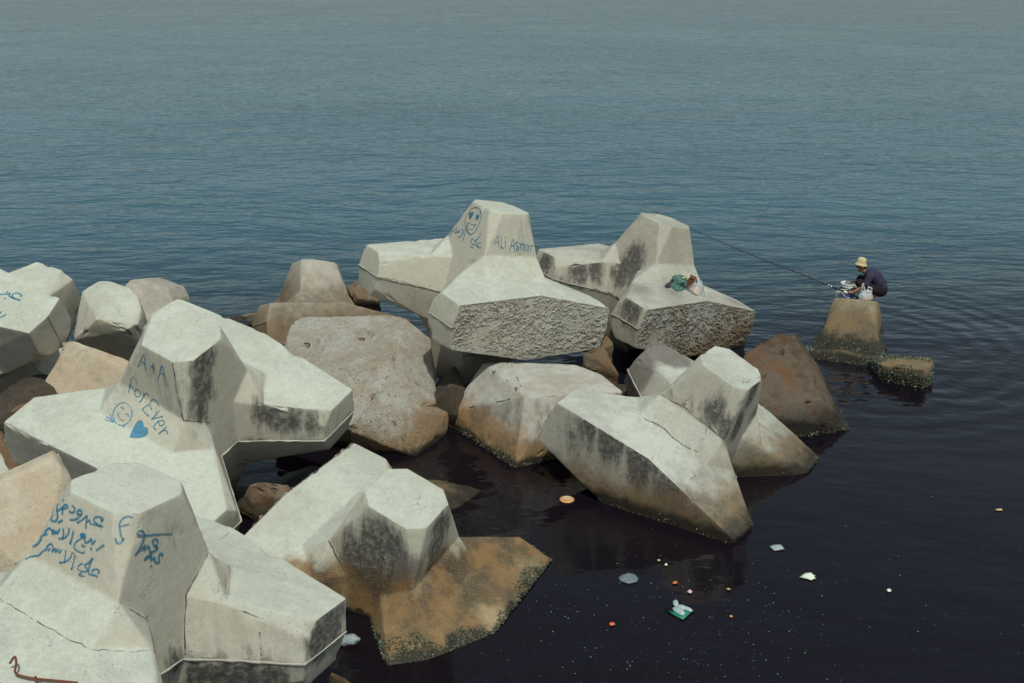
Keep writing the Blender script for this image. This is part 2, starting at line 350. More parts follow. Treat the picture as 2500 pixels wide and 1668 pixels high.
def rough_base(o, sz, mat, amp, rim=.0, cell=.014, label=None):
    """the cast foot of a block: rough concrete with its aggregate showing"""
    ring = [('S0', 1, 1), ('S1', 1, 1), ('S2', 1, 1), ('S1', 1, -1), ('S0', 1, -1), ('S1', -1, -1), ('S2', -1, 1), ('S1', -1, 1)]
    P = [Vector((CV[n][0]*sx, CV[n][1]*sy, 0))*SC for n, sx, sy in ring]
    bm = bmesh.new(); f = bm.faces.new([bm.verts.new(p*.992) for p in P]); bmesh.ops.triangulate(bm, faces=[f])
    while True:
        es = [e for e in bm.edges if e.calc_length() > cell*1.6]
        if not es: break
        bmesh.ops.subdivide_edges(bm, edges=es, cuts=1); bmesh.ops.triangulate(bm, faces=[f for f in bm.faces if len(f.verts) > 3])
    bz = CV['S0'][2]*SC
    for v in bm.verts:
        q = v.co.copy(); d = 9.0
        for i in range(8):
            a, b = P[i], P[(i+1) % 8]; e = b-a
            d = min(d, abs(e.x*(q.y-a.y)-e.y*(q.x-a.x))/e.length)
        fall = min(1, .15 + d/.09)
        qq = Vector((q.x*.75+q.y*.5, q.y*1.6-q.x*.35, 0)); ed = max(0, 1-d/.16)
        m = min(1, max(.3, .6 + 1.3*noise.noise(q*1.9+Vector((7, 2, 0))) + .5*ed))          # crumbly patches between trowelled ones
        big = noise.fractal(q*1.7+Vector((3, 1, 0)), 1.0, 2.0, 3)
        tear = noise.fractal(qq*8.5, .9, 2.2, 4); grit = noise.fractal(q*34, .6, 2.0, 2)
        z = (big*.35 + tear*(.22+.16*m) + grit*(.30+.22*m))*amp
        vd = noise.voronoi(q*(15 if m > .55 else 22)+Vector((0, 0, 3)))[0][0]
        if m > .35: z += max(0, .20-vd)*.16*(m-.3)                                             # pebbles
        hole = noise.noise(qq*6.5+Vector((0, 0, 4)))
        if hole > .38: z -= min(.05, (hole-.38)*.34)*min(1, d/.05)
        hole2 = noise.noise(qq*19+Vector((5, 0, 4)))
        if hole2 > .30: z -= (hole2-.30)*.15*min(1, d/.04)
        v.co.z = sz*(bz + .006 + z*fall + rim*max(0, 1-d/.05)*max(0, noise.noise(q*11)))
        if d < .05 and rim:
            v.co.x *= 1+.012*noise.noise(q*13); v.co.y *= 1+.05*max(-.3, noise.noise(q*10+Vector((5, 5, 5))))
    if sz < 0: bmesh.ops.reverse_faces(bm, faces=bm.faces)
    r = frombm('rough_base', bm, mat, o, True)
    if label: r['label'] = label
    return r
# the one block whose stub was cast wider: corners moved inside the plane of its end face
def plane_hit(key, px, py, ylocal):
    Mx = block_matrix(key); n = Mx.to_3x3() @ Vector((0, 1, 0)); p0 = Mx @ Vector((0, ylocal*SC, 0)); d = ray(px, py)
    return Mx.inverted() @ (CO + d*((p0-CO).dot(n)/d.dot(n)))
OV = {('N1', -1, 1, 1): plane_hit('aplusa', 366, 775, CAD['Yn']), ('N1', -1, 1, -1): plane_hit('aplusa', 426, 730, CAD['Yn']), ('N2', -1, 1, -1): plane_hit('aplusa', 452, 738, CAD['Yn'])}
def lift_h(key, name, sg, h):
    """slide a corner along its sight line until it stands at height h: the foot is a little longer than drawn"""
    Mx = block_matrix(key); p = Mx @ (Vector((CV[name][0]*sg[0], CV[name][1]*sg[1], CV[name][2]*sg[2]))*SC); d = p-CO
    return Mx.inverted() @ (CO + d*((h-CAMH)/d.z))
OVW = {}
for nm_, hh_ in (('S0', .03), ('S1', -.24), ('E1', -.14), ('U', .14), ('P', .17)): OVW[(nm_, 1 if nm_ != 'S0' else 0, 1, -1)] = lift_h('white', nm_, (1, 1, -1), hh_)
OVW[('S1', -1, 1, -1)] = lift_h('white', 'S1', (-1, 1, -1), .03); OVW[('M', 0, 1, -1)] = lift_h('white', 'M', (1, 1, -1), .22)
ali = make_block('ali', M['fresh'], 'pale block with a heart-eyed smiley and ALi Asmar on its upright stub')
rough_base(ali, 1, M['rough'], .042, label='rough grey cast foot facing the camera')
cloth = make_block('cloth', M['stained'], 'grey stained block carrying green clothes and a plastic bag, right of the ALi Asmar block')
rough_base(cloth, 1, M['rough2'], .05, label='rough cast foot with rusty patch and pebbles')
aplusa = make_block('aplusa', M['fresh_tide'], 'pale block painted A+A for Ever with a smiley and a heart', OV)
arabic = make_block('arabic', M['fresh'], 'nearest pale block with three lines of blue handwriting, lower left corner')
fin = make_block('fin', M['fin'], 'cracked block tilted into the water with a long dark underside like a fin')
white = make_block('white', M['white'], 'block between the lower left blocks and open water, bright above and brown with weed below', OVW)
rough_base(white, 1, M['rough'], .02, rim=.05)
fisher = make_block('fisher', M['fisher'], 'brown block standing in the water under the fisherman')
farleft = make_block('farleft', M['fresh'], 'pale block at the left edge lying with its painted foot upward')
brownback = make_block('brownback', M['brownback'], 'tan weathered block at the back, left of the ALi Asmar block, its foot in shade')

def on_block(key, px, py):
    t, Mx = BV[key]; d = ray(px, py).normalized(); loc, n, i, dist = t.ray_cast(CO, d)
    return (loc, n, dist) if loc is not None else None
def stain(key, L): return [(tuple(on_block(key, x, y)[0]), r, s) for x, y, r, s in L if on_block(key, x, y)]
def remat(o, m): o.data.materials[0] = m
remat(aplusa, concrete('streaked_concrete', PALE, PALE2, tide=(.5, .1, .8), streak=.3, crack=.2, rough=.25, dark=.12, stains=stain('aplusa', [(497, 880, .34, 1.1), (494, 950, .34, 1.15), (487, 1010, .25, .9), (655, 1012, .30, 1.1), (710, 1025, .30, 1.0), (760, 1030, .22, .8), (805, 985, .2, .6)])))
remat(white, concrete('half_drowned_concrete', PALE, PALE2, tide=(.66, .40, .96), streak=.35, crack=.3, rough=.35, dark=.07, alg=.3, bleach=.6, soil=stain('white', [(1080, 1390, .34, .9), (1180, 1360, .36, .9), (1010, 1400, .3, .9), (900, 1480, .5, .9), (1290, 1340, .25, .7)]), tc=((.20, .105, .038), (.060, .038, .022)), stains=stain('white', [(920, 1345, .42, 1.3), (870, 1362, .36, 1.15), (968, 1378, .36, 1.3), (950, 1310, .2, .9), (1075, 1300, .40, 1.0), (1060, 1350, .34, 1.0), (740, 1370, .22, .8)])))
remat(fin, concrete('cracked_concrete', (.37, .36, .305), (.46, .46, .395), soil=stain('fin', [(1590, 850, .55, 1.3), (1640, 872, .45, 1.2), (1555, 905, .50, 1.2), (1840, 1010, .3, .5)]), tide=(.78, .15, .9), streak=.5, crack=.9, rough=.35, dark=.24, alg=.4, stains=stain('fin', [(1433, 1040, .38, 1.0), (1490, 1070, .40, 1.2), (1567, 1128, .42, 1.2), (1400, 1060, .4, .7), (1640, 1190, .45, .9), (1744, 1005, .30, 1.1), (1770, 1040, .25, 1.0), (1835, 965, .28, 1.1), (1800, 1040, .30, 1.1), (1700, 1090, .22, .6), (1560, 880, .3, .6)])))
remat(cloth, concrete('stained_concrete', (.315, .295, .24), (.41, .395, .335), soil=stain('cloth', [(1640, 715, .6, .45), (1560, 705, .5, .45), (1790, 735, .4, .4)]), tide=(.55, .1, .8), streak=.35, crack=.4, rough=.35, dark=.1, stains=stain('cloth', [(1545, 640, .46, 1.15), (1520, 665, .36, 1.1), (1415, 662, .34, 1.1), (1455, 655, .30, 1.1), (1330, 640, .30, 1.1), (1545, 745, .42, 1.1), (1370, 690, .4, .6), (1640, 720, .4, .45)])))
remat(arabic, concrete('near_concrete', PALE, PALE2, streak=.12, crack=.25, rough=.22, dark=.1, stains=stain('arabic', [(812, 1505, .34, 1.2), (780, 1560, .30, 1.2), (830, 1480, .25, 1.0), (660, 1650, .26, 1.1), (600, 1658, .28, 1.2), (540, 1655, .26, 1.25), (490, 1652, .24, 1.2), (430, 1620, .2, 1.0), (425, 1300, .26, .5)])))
# ---------------------------------------------------------------- older broken blocks and rubble, each hewn from its corner points
def hull_obj(name, hulls, mat, label, cat='broken block', group=None, amp=.02, cell=.08, bev=.03, dents=(), seed=1.0, chip=.08, rough=1.0):
    allbm = bmesh.new()
    for pts in hulls:
        bm = bmesh.new()
        for p in pts: bm.verts.new(p)
        r = bmesh.ops.convex_hull(bm, input=bm.verts)
        bmesh.ops.delete(bm, geom=[v for v in bm.verts if not v.link_faces], context='VERTS')
        bmesh.ops.dissolve_limit(bm, angle_limit=R(7), verts=bm.verts, edges=bm.edges)
        bm.normal_update()
        es = [e for e in bm.edges if e.is_manifold and e.calc_face_angle(0) > R(10)]
        bmesh.ops.bevel(bm, geom=es, offset=bev, segments=2, affect='EDGES', profile=.5, clamp_overlap=True)
        bmesh.ops.triangulate(bm, faces=bm.faces)
        wobble(bm, amp, seed, cell, chip)
        bm.normal_update()
        for v in bm.verts:
            for (c, rad, dep) in dents:
                d = (v.co-c).length
                if d < rad: v.co -= v.normal*dep*(1-(d/rad)**2)
        me = bpy.data.meshes.new('t'); bm.to_mesh(me); bm.free(); allbm.from_mesh(me); bpy.data.meshes.remove(me)
    c = sum((v.co for v in allbm.verts), Vector())/len(allbm.verts); c.z = 0
    for v in allbm.verts: v.co -= c
    o = frombm(name, allbm, mat, None, True); o.location = c
    try: o.data.set_sharp_from_angle(angle=R(22))
    except Exception: pass
    wn = o.modifiers.new('wn', 'WEIGHTED_NORMAL'); wn.keep_sharp = True; wn.weight = 70
    tag(o, label, cat, group)
    return o
def pts_h(L, under=None, back=0.0):
    """pixel corners with heights; under adds the same corners pushed down to that height and back"""
    out = [at_h(x, y, h) for x, y, h in L]
    if under is not None:
        out += [Vector((p.x, p.y+back, under*SC)) for p in out]
    return out
OLD = 'older broken blocks and rubble of the breakwater'
# worn slab with two rusted lifting hooks
slab = pts_h([(700, 815, .98), (712, 788, 1.04), (740, 772, 1.08), (850, 779, 1.06), (900, 776, 1.09), (968, 769, 1.14), (990, 778, 1.13), (1050, 826, .86), (1068, 984, .40), (948, 914, .84), (960, 890, .92), (852, 1046, .40), (700, 900, .82), (660, 1000, .45)])
slab += [Vector((p.x, p.y+.55, p.z-.75)) for p in slab]
chunk = pts_h([(954, 926, .66), (950, 1000, .56), (1096, 1008, .26), (1090, 1066, -.02), (1012, 1116, .0), (934, 1084, .18), (852, 1048, .38)]); chunk += [Vector((p.x-.1, p.y+.7, -.9)) for p in chunk]
hk = [at_h(752, 832, 1.0), at_h(887, 822, 1.0)]
worn = hull_obj('worn_block', [slab, chunk], M['worn'], 'pitted off-white and orange block with two rusty lifting hooks', group=OLD, amp=.012, cell=.036, bev=.03, seed=2.2, chip=.14, dents=[(at_h(756, 826, 1.02), .16, .16), (at_h(890, 816, 1.04), .15, .16), (at_h(960, 900, .86), .16, .03)])
# weathered block with a vertical joint
gb = pts_h([(1178, 886, .78), (1245, 884, .86), (1330, 886, .86), (1406, 890, .83), (1470, 915, .80), (1522, 956, .74), (1375, 963, .82), (1283, 969, .80), (1104, 1002, .22), (1096, 1030, .04), (1178, 1096, -.05), (1253, 1152, -.05), (1338, 1100, -.05)])
gb += [Vector((p.x, p.y+.3, -.9)) for p in gb[:3]] + [Vector((p.x, p.y, -.9)) for p in gb[6:]]
tideblk = hull_obj('tide_worn_block', [gb], M['wornb'], 'worn block left of the cracked fin block with orange band and weed at the waterline', group=OLD, amp=.007, cell=.045, bev=.02, seed=3.1, chip=.14)
# brown block at the right of the heap
bb = pts_h([(1815, 868, .78), (1828, 856, .82), (1872, 832, .90), (1900, 815, .95), (1942, 818, .95), (2010, 976, .42), (1912, 1024, .28), (1800, 1000, .55), (1998, 892, .25), (2074, 1050, 0), (1956, 1062, 0)])
bb += [Vector((p.x, p.y+.2, -.9)) for p in bb]
brownblk = hull_obj('brown_block', [bb], M['rust'], 'rust brown block between the fin-like block and the fisherman, weed on its right edge', group=OLD, amp=.008, cell=.045, bev=.02, seed=4.4, chip=.12)
# left side pieces
ob = pts_h([(-120, 1232, 1.58), (0, 1177, 1.63), (109, 1124, 1.68), (132, 1122, 1.68), (150, 1140, 1.62), (174, 1166, 1.5), (235, 1300, 1.0), (100, 1425, .9), (-120, 1430, .92)])
ob += [Vector((p.x, p.y+.28, p.z+.0)) for p in ob[:3]] + [Vector((p.x, p.y+.5, 0)) for p in ob]
orangeblk = hull_obj('orange_block', [ob], M['orange'], 'orange tan block at the left edge behind the blue handwriting', group=OLD, amp=.009, cell=.05, bev=.025, seed=5.2)
py = pts_h([(161, 835, 1.30), (172, 831, 1.32), (186, 832, 1.32), (217, 850, 1.22), (268, 866, 1.14), (292, 880, 1.1), (312, 878, 1.1), (340, 930, .95), (92, 957, .75), (108, 970, .7), (330, 1010, .6)])
py += [Vector((p.x+.25, p.y+.45, .1)) for p in py]
pyr = hull_obj('wedge_block', [py], M['orange'], 'pinkish orange wedge of old concrete behind the A+A block', group=OLD, amp=.012, cell=.05, bev=.03, seed=6.6)
# octagonal stub lying behind it, dark below
st1 = pts_h([(240, 686, 1.62), (250, 684, 1.64), (271, 686, 1.66), (282, 694, 1.64), (318, 704, 1.62), (341, 731, 1.50), (347, 762, 1.36), (337, 789, 1.26), (311, 804, 1.20), (238, 779, 1.34)])
st1 += pts_h([(200, 711, 1.50), (178, 832, .98)]) + [Vector((p.x-.02, p.y+.75, p.z-1.25)) for p in st1]
stub = hull_obj('stub_block', [st1], M['fresh'], 'small pale octagonal stub end behind the orange wedge, black shade below', group=OLD, amp=.01, cell=.07, bev=.03, seed=7.0, cat='concrete block')
st2 = pts_h([(300, 700, 1.36), (316, 683, 1.42), (349, 681, 1.42), (408, 703, 1.34), (423, 733, 1.2), (400, 800, .9), (330, 810, .9), (300, 760, 1.1)])
st2 += [Vector((p.x, p.y+.9, p.z-.25)) for p in st2] + [Vector((p.x, p.y+.5, 0)) for p in st2]
stub2 = hull_obj('stub_block', [st2], M['tan'], 'grey tan stub end rising between the octagonal stub and the A+A block', group=OLD, amp=.01, cell=.07, bev=.04, seed=7.7, cat='concrete block')
# small pieces
def rock(name, L, mat, label, under=-.5, back=.3, seed=1., amp=.03):
    return hull_obj(name, [pts_h(L, under, back)], mat, label, cat='rock', group=OLD, amp=amp, cell=.06, bev=.04, seed=seed, chip=.1)
rock('broken_chunk', [(1424, 862, .72), (1450, 850, .78), (1474, 842, .80), (1512, 914, .42), (1490, 922, .36), (1432, 906, .45)], M['brown'], 'sunlit orange chunk in the gap below the two rough-footed blocks', seed=8.1)
rock('broken_chunk', [(1462, 838, .72), (1482, 816, .78), (1500, 838, .68), (1480, 850, .66)], M['brown'], 'small orange corner showing between the two rough cast feet', seed=8.6)
rock('broken_chunk', [(578, 1236, .15), (606, 1184, .46), (626, 1175, .50), (650, 1172, .50), (712, 1181, .42), (730, 1240, .2), (622, 1274, .02)], M['brown'], 'brown chunk in the hollow under the A+A block arm', seed=9.2)
rock('tide_rock', [(1030, 1166, .22), (1060, 1170, .20), (1116, 1180, .12), (1188, 1197, -.02), (1132, 1238, -.02), (1104, 1248, -.02), (1030, 1262, .1)], M['brown'], 'orange pointed rock awash behind the block with the brown weedy foot', seed=9.9)
rock('tide_rock', [(770, 1690, .0), (806, 1640, .28), (832, 1647, .28), (890, 1682, .12), (880, 1720, 0)], M['brown'], 'brown rock corner at the bottom edge of the picture', seed=10.4)
rock('tide_rock', [(845, 700, .36), (871, 684, .44), (900, 690, .42), (930, 735, .2), (862, 728, .22)], M['brown'], 'orange rock tucked behind the left arm of the ALi Asmar block', seed=11.2)
rock('tide_rock', [(590, 800, .05), (606, 789, .16), (640, 786, .2), (660, 800, .1)], M['brown'], 'low orange rock just behind the A+A block arm tip', seed=11.9)
rock('edge_rock', [(-60, 1060, .95), (10, 1044, 1.0), (24, 1120, .7), (56, 1156, .55), (30, 1180, .5), (-60, 1130, .75)], M['brown'], 'yellow brown rock at the left edge below the dark foot of the A+A block', seed=12.4)
rock('edge_rock', [(-60, 1090, 1.0), (0, 1098, .98), (28, 1160, .78), (6, 1190, .7), (-60, 1200, .72)], M['wornb'], 'grey pitted rock sliver at the left edge above the orange block', seed=13.0)
rock('edge_rock', [(20, 1010, .8), (40, 992, .86), (66, 984, .88), (120, 990, .8), (90, 1030, .6)], M['brown'], 'brown rock edge peeping over the left tip of the A+A block', seed=13.5)
ba_ = pts_h([(2118, 872, .10), (2150, 866, .14), (2188, 866, .16), (2273, 875, .24), (2281, 888, .22), (2154, 892, .22), (2200, 899, .25), (2230, 901, .27), (2259, 903, .30), (2136, 902, .05), (2158, 927, -.03), (2247, 947, -.03), (2257, 948, -.03), (2274, 945, -.03)])
ba_ += [Vector((p.x, p.y+.05, -.7)) for p in ba_]
broken_arm = hull_obj('broken_arm', [ba_], M['fisher'], None, None, None, amp=.018, cell=.05, bev=.035, seed=14.2)
bpy.context.view_layer.update(); broken_arm.parent = fisher; broken_arm.matrix_parent_inverse = fisher.matrix_world.inverted()
broken_arm['label'] = 'weedy broken arm breaking the surface'
# added filler rocks under the heap, near-black to deepen the shade in gaps
k = 0
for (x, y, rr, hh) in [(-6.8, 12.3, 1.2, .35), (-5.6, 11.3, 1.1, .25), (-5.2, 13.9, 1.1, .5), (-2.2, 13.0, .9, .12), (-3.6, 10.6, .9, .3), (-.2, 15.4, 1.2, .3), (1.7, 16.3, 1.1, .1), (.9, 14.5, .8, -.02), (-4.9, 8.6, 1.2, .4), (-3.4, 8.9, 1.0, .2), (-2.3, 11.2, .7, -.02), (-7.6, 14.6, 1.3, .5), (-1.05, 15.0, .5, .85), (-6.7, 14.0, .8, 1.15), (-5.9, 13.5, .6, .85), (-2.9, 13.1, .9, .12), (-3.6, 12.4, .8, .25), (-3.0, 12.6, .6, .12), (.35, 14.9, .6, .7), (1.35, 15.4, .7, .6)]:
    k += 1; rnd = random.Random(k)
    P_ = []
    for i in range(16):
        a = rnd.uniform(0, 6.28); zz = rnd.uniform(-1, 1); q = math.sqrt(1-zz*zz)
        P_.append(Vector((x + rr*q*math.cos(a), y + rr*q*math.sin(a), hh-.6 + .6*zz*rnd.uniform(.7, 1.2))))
    o = hull_obj('filler_rock', [P_], M['rubble'], 'dark filler rock added to deepen the shade in gaps under the concrete blocks', cat='rock', group='added dark filler rocks under the blocks', amp=.04, cell=.14, bev=.05, seed=20+k)
# ---------------------------------------------------------------- sea
def water_mat():
    g = NT('sea_water'); P = g.n('NewGeometry').outputs['Position']
    sp = g.n('SeparateXYZ', {0: P}); X, Y = sp.outputs[0], sp.outputs[1]
    # warp a little so that crests are not straight
    wv = g.n('VectorMath', {0: P, 1: g.n('VectorMath', {0: g.n('TexNoise', {'Vector': P, 'Scale': .06, 'Detail': 2}).outputs['Color'], 'Scale': 5.0}, operation='SCALE').outputs[0]}, operation='ADD').outputs[0]
    st = g.n('Mapping', {'Vector': wv, 'Rotation': (0, 0, R(-6)), 'Scale': (.46, 1.0, 1)}).outputs[0]
    st2 = g.n('Mapping', {'Vector': wv, 'Rotation': (0, 0, R(11)), 'Scale': (.5, 1.0, 1)}).outputs[0]
    swell = g.noise(st, .42, 2, .45); chop = g.noise(st, 1.7, 3, .55); rip = g.noise(st2, 5.0, 3, .55); fine = g.noise(st2, 13, 2, .5)
    # sheltered water close in among the blocks; breeze patches farther out
    shel = g.mr(g.math('ADD', Y, g.math('MULTIPLY', X, -.42)), 10.5, 19.5, .22, 1)
    patch = g.mr(g.noise(P, .045, 3, .5), .36, .62, .55, 1.1)
    h = g.math('ADD', g.math('MULTIPLY', swell, .11), g.math('ADD', g.math('MULTIPLY', chop, .085), g.math('MULTIPLY', patch, g.math('ADD', g.math('MULTIPLY', rip, .008), g.math('MULTIPLY', fine, .0008)))))
    h = g.math('MULTIPLY', h, shel)
    # rings running out from the block the fisherman sits on
    cx, cy = RING
    dx = g.math('SUBTRACT', X, cx); dy = g.math('SUBTRACT', Y, cy)
    r = g.math('SQRT', g.math('ADD', g.math('MULTIPLY', dx, dx), g.math('MULTIPLY', dy, dy)))
    rw = g.math('ADD', r, g.math('MULTIPLY', g.noise(P, .8, 3), .9))
    ring = g.math('MULTIPLY', g.math('SINE', g.math('MULTIPLY', rw, 13.0)), g.math('MULTIPLY', g.mr(r, 1.2, 2.0), g.mr(r, 5.2, 2.4)))
    h = g.math('ADD', h, g.math('MULTIPLY', ring, .0045))
    b = g.n('Bump', {'Height': h, 'Strength': 1.0, 'Distance': 1.0})
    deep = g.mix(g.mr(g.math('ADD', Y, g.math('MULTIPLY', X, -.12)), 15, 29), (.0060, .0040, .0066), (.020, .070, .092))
    p = g.n('BsdfPrincipled', {'Base Color': deep, 'Roughness': .04, 'IOR': 1.333, 'Specular IOR Level': .5, 'Normal': b.outputs[0]})
    return g.end(p.outputs[0])
fw = block_matrix('fisher').translation
RING = (fw.x, fw.y)
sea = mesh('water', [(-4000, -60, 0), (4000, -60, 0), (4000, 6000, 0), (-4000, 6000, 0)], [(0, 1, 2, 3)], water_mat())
tag(sea, 'calm dark blue sea round the concrete blocks', 'water', None, 'structure')
# ---------------------------------------------------------------- blue spray paint lying on the faces of the blocks
def paint_mat(name, c1, c2):
    g = NT(name); e = g.n('Attribute', attribute_name='edge').outputs['Fac']; P = g.n('NewGeometry').outputs['Position']
    n = g.noise(P, 14, 5, .6); f = g.noise(P, 120, 3, .6)
    a = g.math('MULTIPLY', g.mr(e, 1.0, .18), g.mr(f, .30, .50, .55, 1))
    a = g.math('MULTIPLY', a, g.mr(n, .25, .55, .55, 1))
    c = g.mix(n, c1, c2)
    d = g.n('BsdfPrincipled', {'Base Color': c, 'Roughness': .75, 'Specular IOR Level': .2}); t = g.n('BsdfTransparent')
    ms = g.n('MixShader', {0: a}); g.t.links.new(t.outputs[0], ms.inputs[1]); g.t.links.new(d.outputs[0], ms.inputs[2])
    return g.end(ms.outputs[0])
M['paint'] = paint_mat('blue_spray_paint', (.018, .125, .215), (.045, .215, .315))
M['paintpale'] = paint_mat('thin_blue_spray_paint', (.055, .185, .30), (.095, .27, .37))
def graffiti(key, owner, name, crop, strokes, width, fills=(), mat='paint', lift=.006, label=None):
    ox, oy, s = crop; V = []; F = []; E = []
    def add_ribbon(pp, wpx):
        prev = None; rows = []
        for i, (loc, n, dist) in enumerate(pp):
            t = pp[min(i+1, len(pp)-1)][0] - pp[max(i-1, 0)][0]
            if t.length < 1e-5: continue
            t.normalize(); side = n.cross(t).normalized(); wv = wpx*1.22*dist/FPX*(.95+.5*noise.noise(loc*5))
            rows.append((loc+n*lift, side*wv, t*wv*.5))
        if len(rows) < 2: return
        rows = [(rows[0][0]-rows[0][2], rows[0][1]*.55, rows[0][2])] + rows + [(rows[-1][0]+rows[-1][2], rows[-1][1]*.55, rows[-1][2])]
        for i, (c, sd_, _) in enumerate(rows):
            b = len(V); endr = i in (0, len(rows)-1)
            for q in (-1, -.5, 0, .5, 1): V.append(c+sd_*q); E.append(1.0 if endr else abs(q))
            if i:
                for q in range(4): F.append((b-5+q, b-4+q, b+1+q, b+q))
    for st_ in strokes:
        wpx = width
        if isinstance(st_[0], (int, float)): wpx = width*st_[0]; st_ = st_[1:]
        if len(st_) == 1:
            (x, y) = st_[0]; h = on_block(key, ox+x*s, oy+y*s)
            if not h: continue
            loc, n, dist = h; a = n.orthogonal().normalized(); b_ = n.cross(a); r = wpx*1.15*dist/FPX; b = len(V)
            V.append(loc+n*lift); E.append(0)
            for k in range(10): V.append(loc+n*lift+(a*math.cos(k*.6283)+b_*math.sin(k*.6283))*r); E.append(.95)
            for k in range(10): F.append((b, b+1+k, b+1+(k+1) % 10))
            continue
        sp_ = smoothpts([(ox+x*s, oy+y*s, 0) for x, y in st_], 5); run = []
        for p in sp_:
            h = on_block(key, p.x, p.y)
            if h is None or (run and (h[0]-run[-1][0]).length > .35):
                if len(run) > 1: add_ribbon(run, wpx)
                run = []
            if h: run.append(h)
        if len(run) > 1: add_ribbon(run, wpx)
    for fl in fills:
        q = smoothpts([(ox+x*s, oy+y*s, 0) for x, y in fl], 4, True); c = sum(q, Vector())/len(q)
        h0 = on_block(key, c.x, c.y)
        if not h0: continue
        b = len(V); V.append(h0[0]+h0[1]*(lift+.002)); E.append(0); rings = (.5, .88, 1.0)
        for k, rr in enumerate(rings):
            for p in q:
                u = c.lerp(p, rr); h = on_block(key, u.x, u.y) or h0; V.append(h[0]+h[1]*(lift+.002)); E.append((.1, .2, .95)[k])
        m = len(q)
        for i in range(m):
            j = (i+1) % m; F.append((b, b+1+i, b+1+j))
            for k in range(2): F.append((b+1+k*m+i, b+1+(k+1)*m+i, b+1+(k+1)*m+j, b+1+k*m+j))
    Mi = owner.matrix_world.inverted()
    o = mesh(name, [Mi @ v for v in V], F, M[mat], owner)
    at = o.data.attributes.new('edge', 'FLOAT', 'POINT'); at.data.foreach_set('value', E)
    if label: o['label'] = label
    return o
G1 = (320, 850, .06376); G2 = (300, 910, .10842); G3 = (245, 970, .07016); G4 = (1090, 490, .07974); G5 = (1190, 560, .05106); G6 = (50, 1200, .14031); G7 = (270, 1240, .10204); G8 = (0, 690, .06376); D8 = (0, 1250, .29787)
graffiti('aplusa', aplusa, 'graffiti_words', G1, [
 [(270,700),(330,600),(400,420),(490,230)], [(490,230),(530,300),(540,560),(560,760),(585,860)], [(400,500),(470,550),(570,610)],
 [1.3,(770,700),(850,720)], [.6,(850,720),(930,810)], [(858,570),(850,730),(885,965)],
 [(1045,1180),(1095,990),(1140,780),(1175,660)], [(1175,660),(1225,720),(1270,950),(1310,1100),(1340,1270),(1385,1450)], [(1150,960),(1200,995),(1280,1010)]], 1.6, label='A+A in blue spray paint')
graffiti('aplusa', aplusa, 'graffiti_words', G2, [
 [.8,(320,270),(310,190),(270,110),(235,90),(200,120),(185,210),(165,300),(135,440)], [(150,280),(200,300),(255,350)],
 [(330,365),(285,390),(265,440),(290,510),(335,545),(385,520),(405,460),(380,400),(330,365)], [.7,(475,405),(470,500),(440,600)], [1.1,(450,570),(420,620),(380,670)], [(470,560),(500,490),(545,455),(590,515)],
], 1.6, label='for in blue spray paint')
graffiti('aplusa', aplusa, 'graffiti_words', G2, [
 [(820,750),(790,680),(740,615),(695,597),(650,620),(630,670)], [.8,(630,670),(590,720),(500,770),(445,825)], [.8,(445,825),(490,890),(575,975)], [1.3,(570,960),(575,975)], [.8,(600,715),(660,830)], [1.4,(650,815),(660,830)],
 [.9,(835,850),(740,960),(650,1050)], [.9,(650,1050),(770,1015),(900,985)], [1.3,(880,990),(900,985)],
 [.9,(805,1075),(815,1150),(850,1195),(905,1180),(945,1120),(915,1080),(860,1085),(790,1110),(720,1180),(705,1250),(760,1285)],
 [.9,(995,1220),(930,1270),(815,1380)], [(830,1360),(900,1310),(960,1300),(1000,1320),(1010,1380)]], 1.6, label='Ever in blue spray paint, running downhill')
graffiti('aplusa', aplusa, 'graffiti_smiley', G3, [
 [(820,180),(700,210),(580,300),(490,420),(450,560),(450,700),(500,850),(600,940),(740,980),(870,950),(980,870)], [1.5,(1010,840),(1060,750),(1110,600),(1095,450)], [.6,(1095,450),(1020,290),(940,220),(820,180)],
 [1.5,(710,360),(780,345),(815,420)], [1.5,(910,590),(970,590),(990,680)], [1.6,(620,540),(635,640)], [(635,640),(690,740),(750,800),(840,790)],
 [1.3,(500,870),(400,820),(300,740),(220,690)], [1.2,(450,880),(280,830),(160,780)], [1.2,(430,840),(385,700),(350,600)], [(480,860),(490,730)],
 [1.5,(520,1000),(600,1030),(680,1000),(780,990),(840,1000),(760,1080),(680,1060),(560,1090),(510,1040)], [1.3,(600,1090),(670,1190),(740,1110)]], 1.5, mat='paintpale', label='blue smiley with a small hand and beard')
graffiti('aplusa', aplusa, 'graffiti_heart', G3, [[1.2,(1050,1380),(1150,1150),(1210,1010),(1290,880),(1370,815),(1450,850),(1490,950),(1485,1065)], [1.2,(1485,1065),(1580,1060),(1640,1110),(1650,1210),(1590,1310),(1480,1370),(1320,1400),(1050,1385)]], 1.7,
 fills=[[(1030,1390),(1080,1270),(1150,1150),(1210,1010),(1280,880),(1370,800),(1450,840),(1500,940),(1495,1060),(1580,1050),(1640,1100),(1655,1210),(1600,1310),(1480,1380),(1320,1410),(1150,1410)]], mat='paintpale', label='filled blue heart')
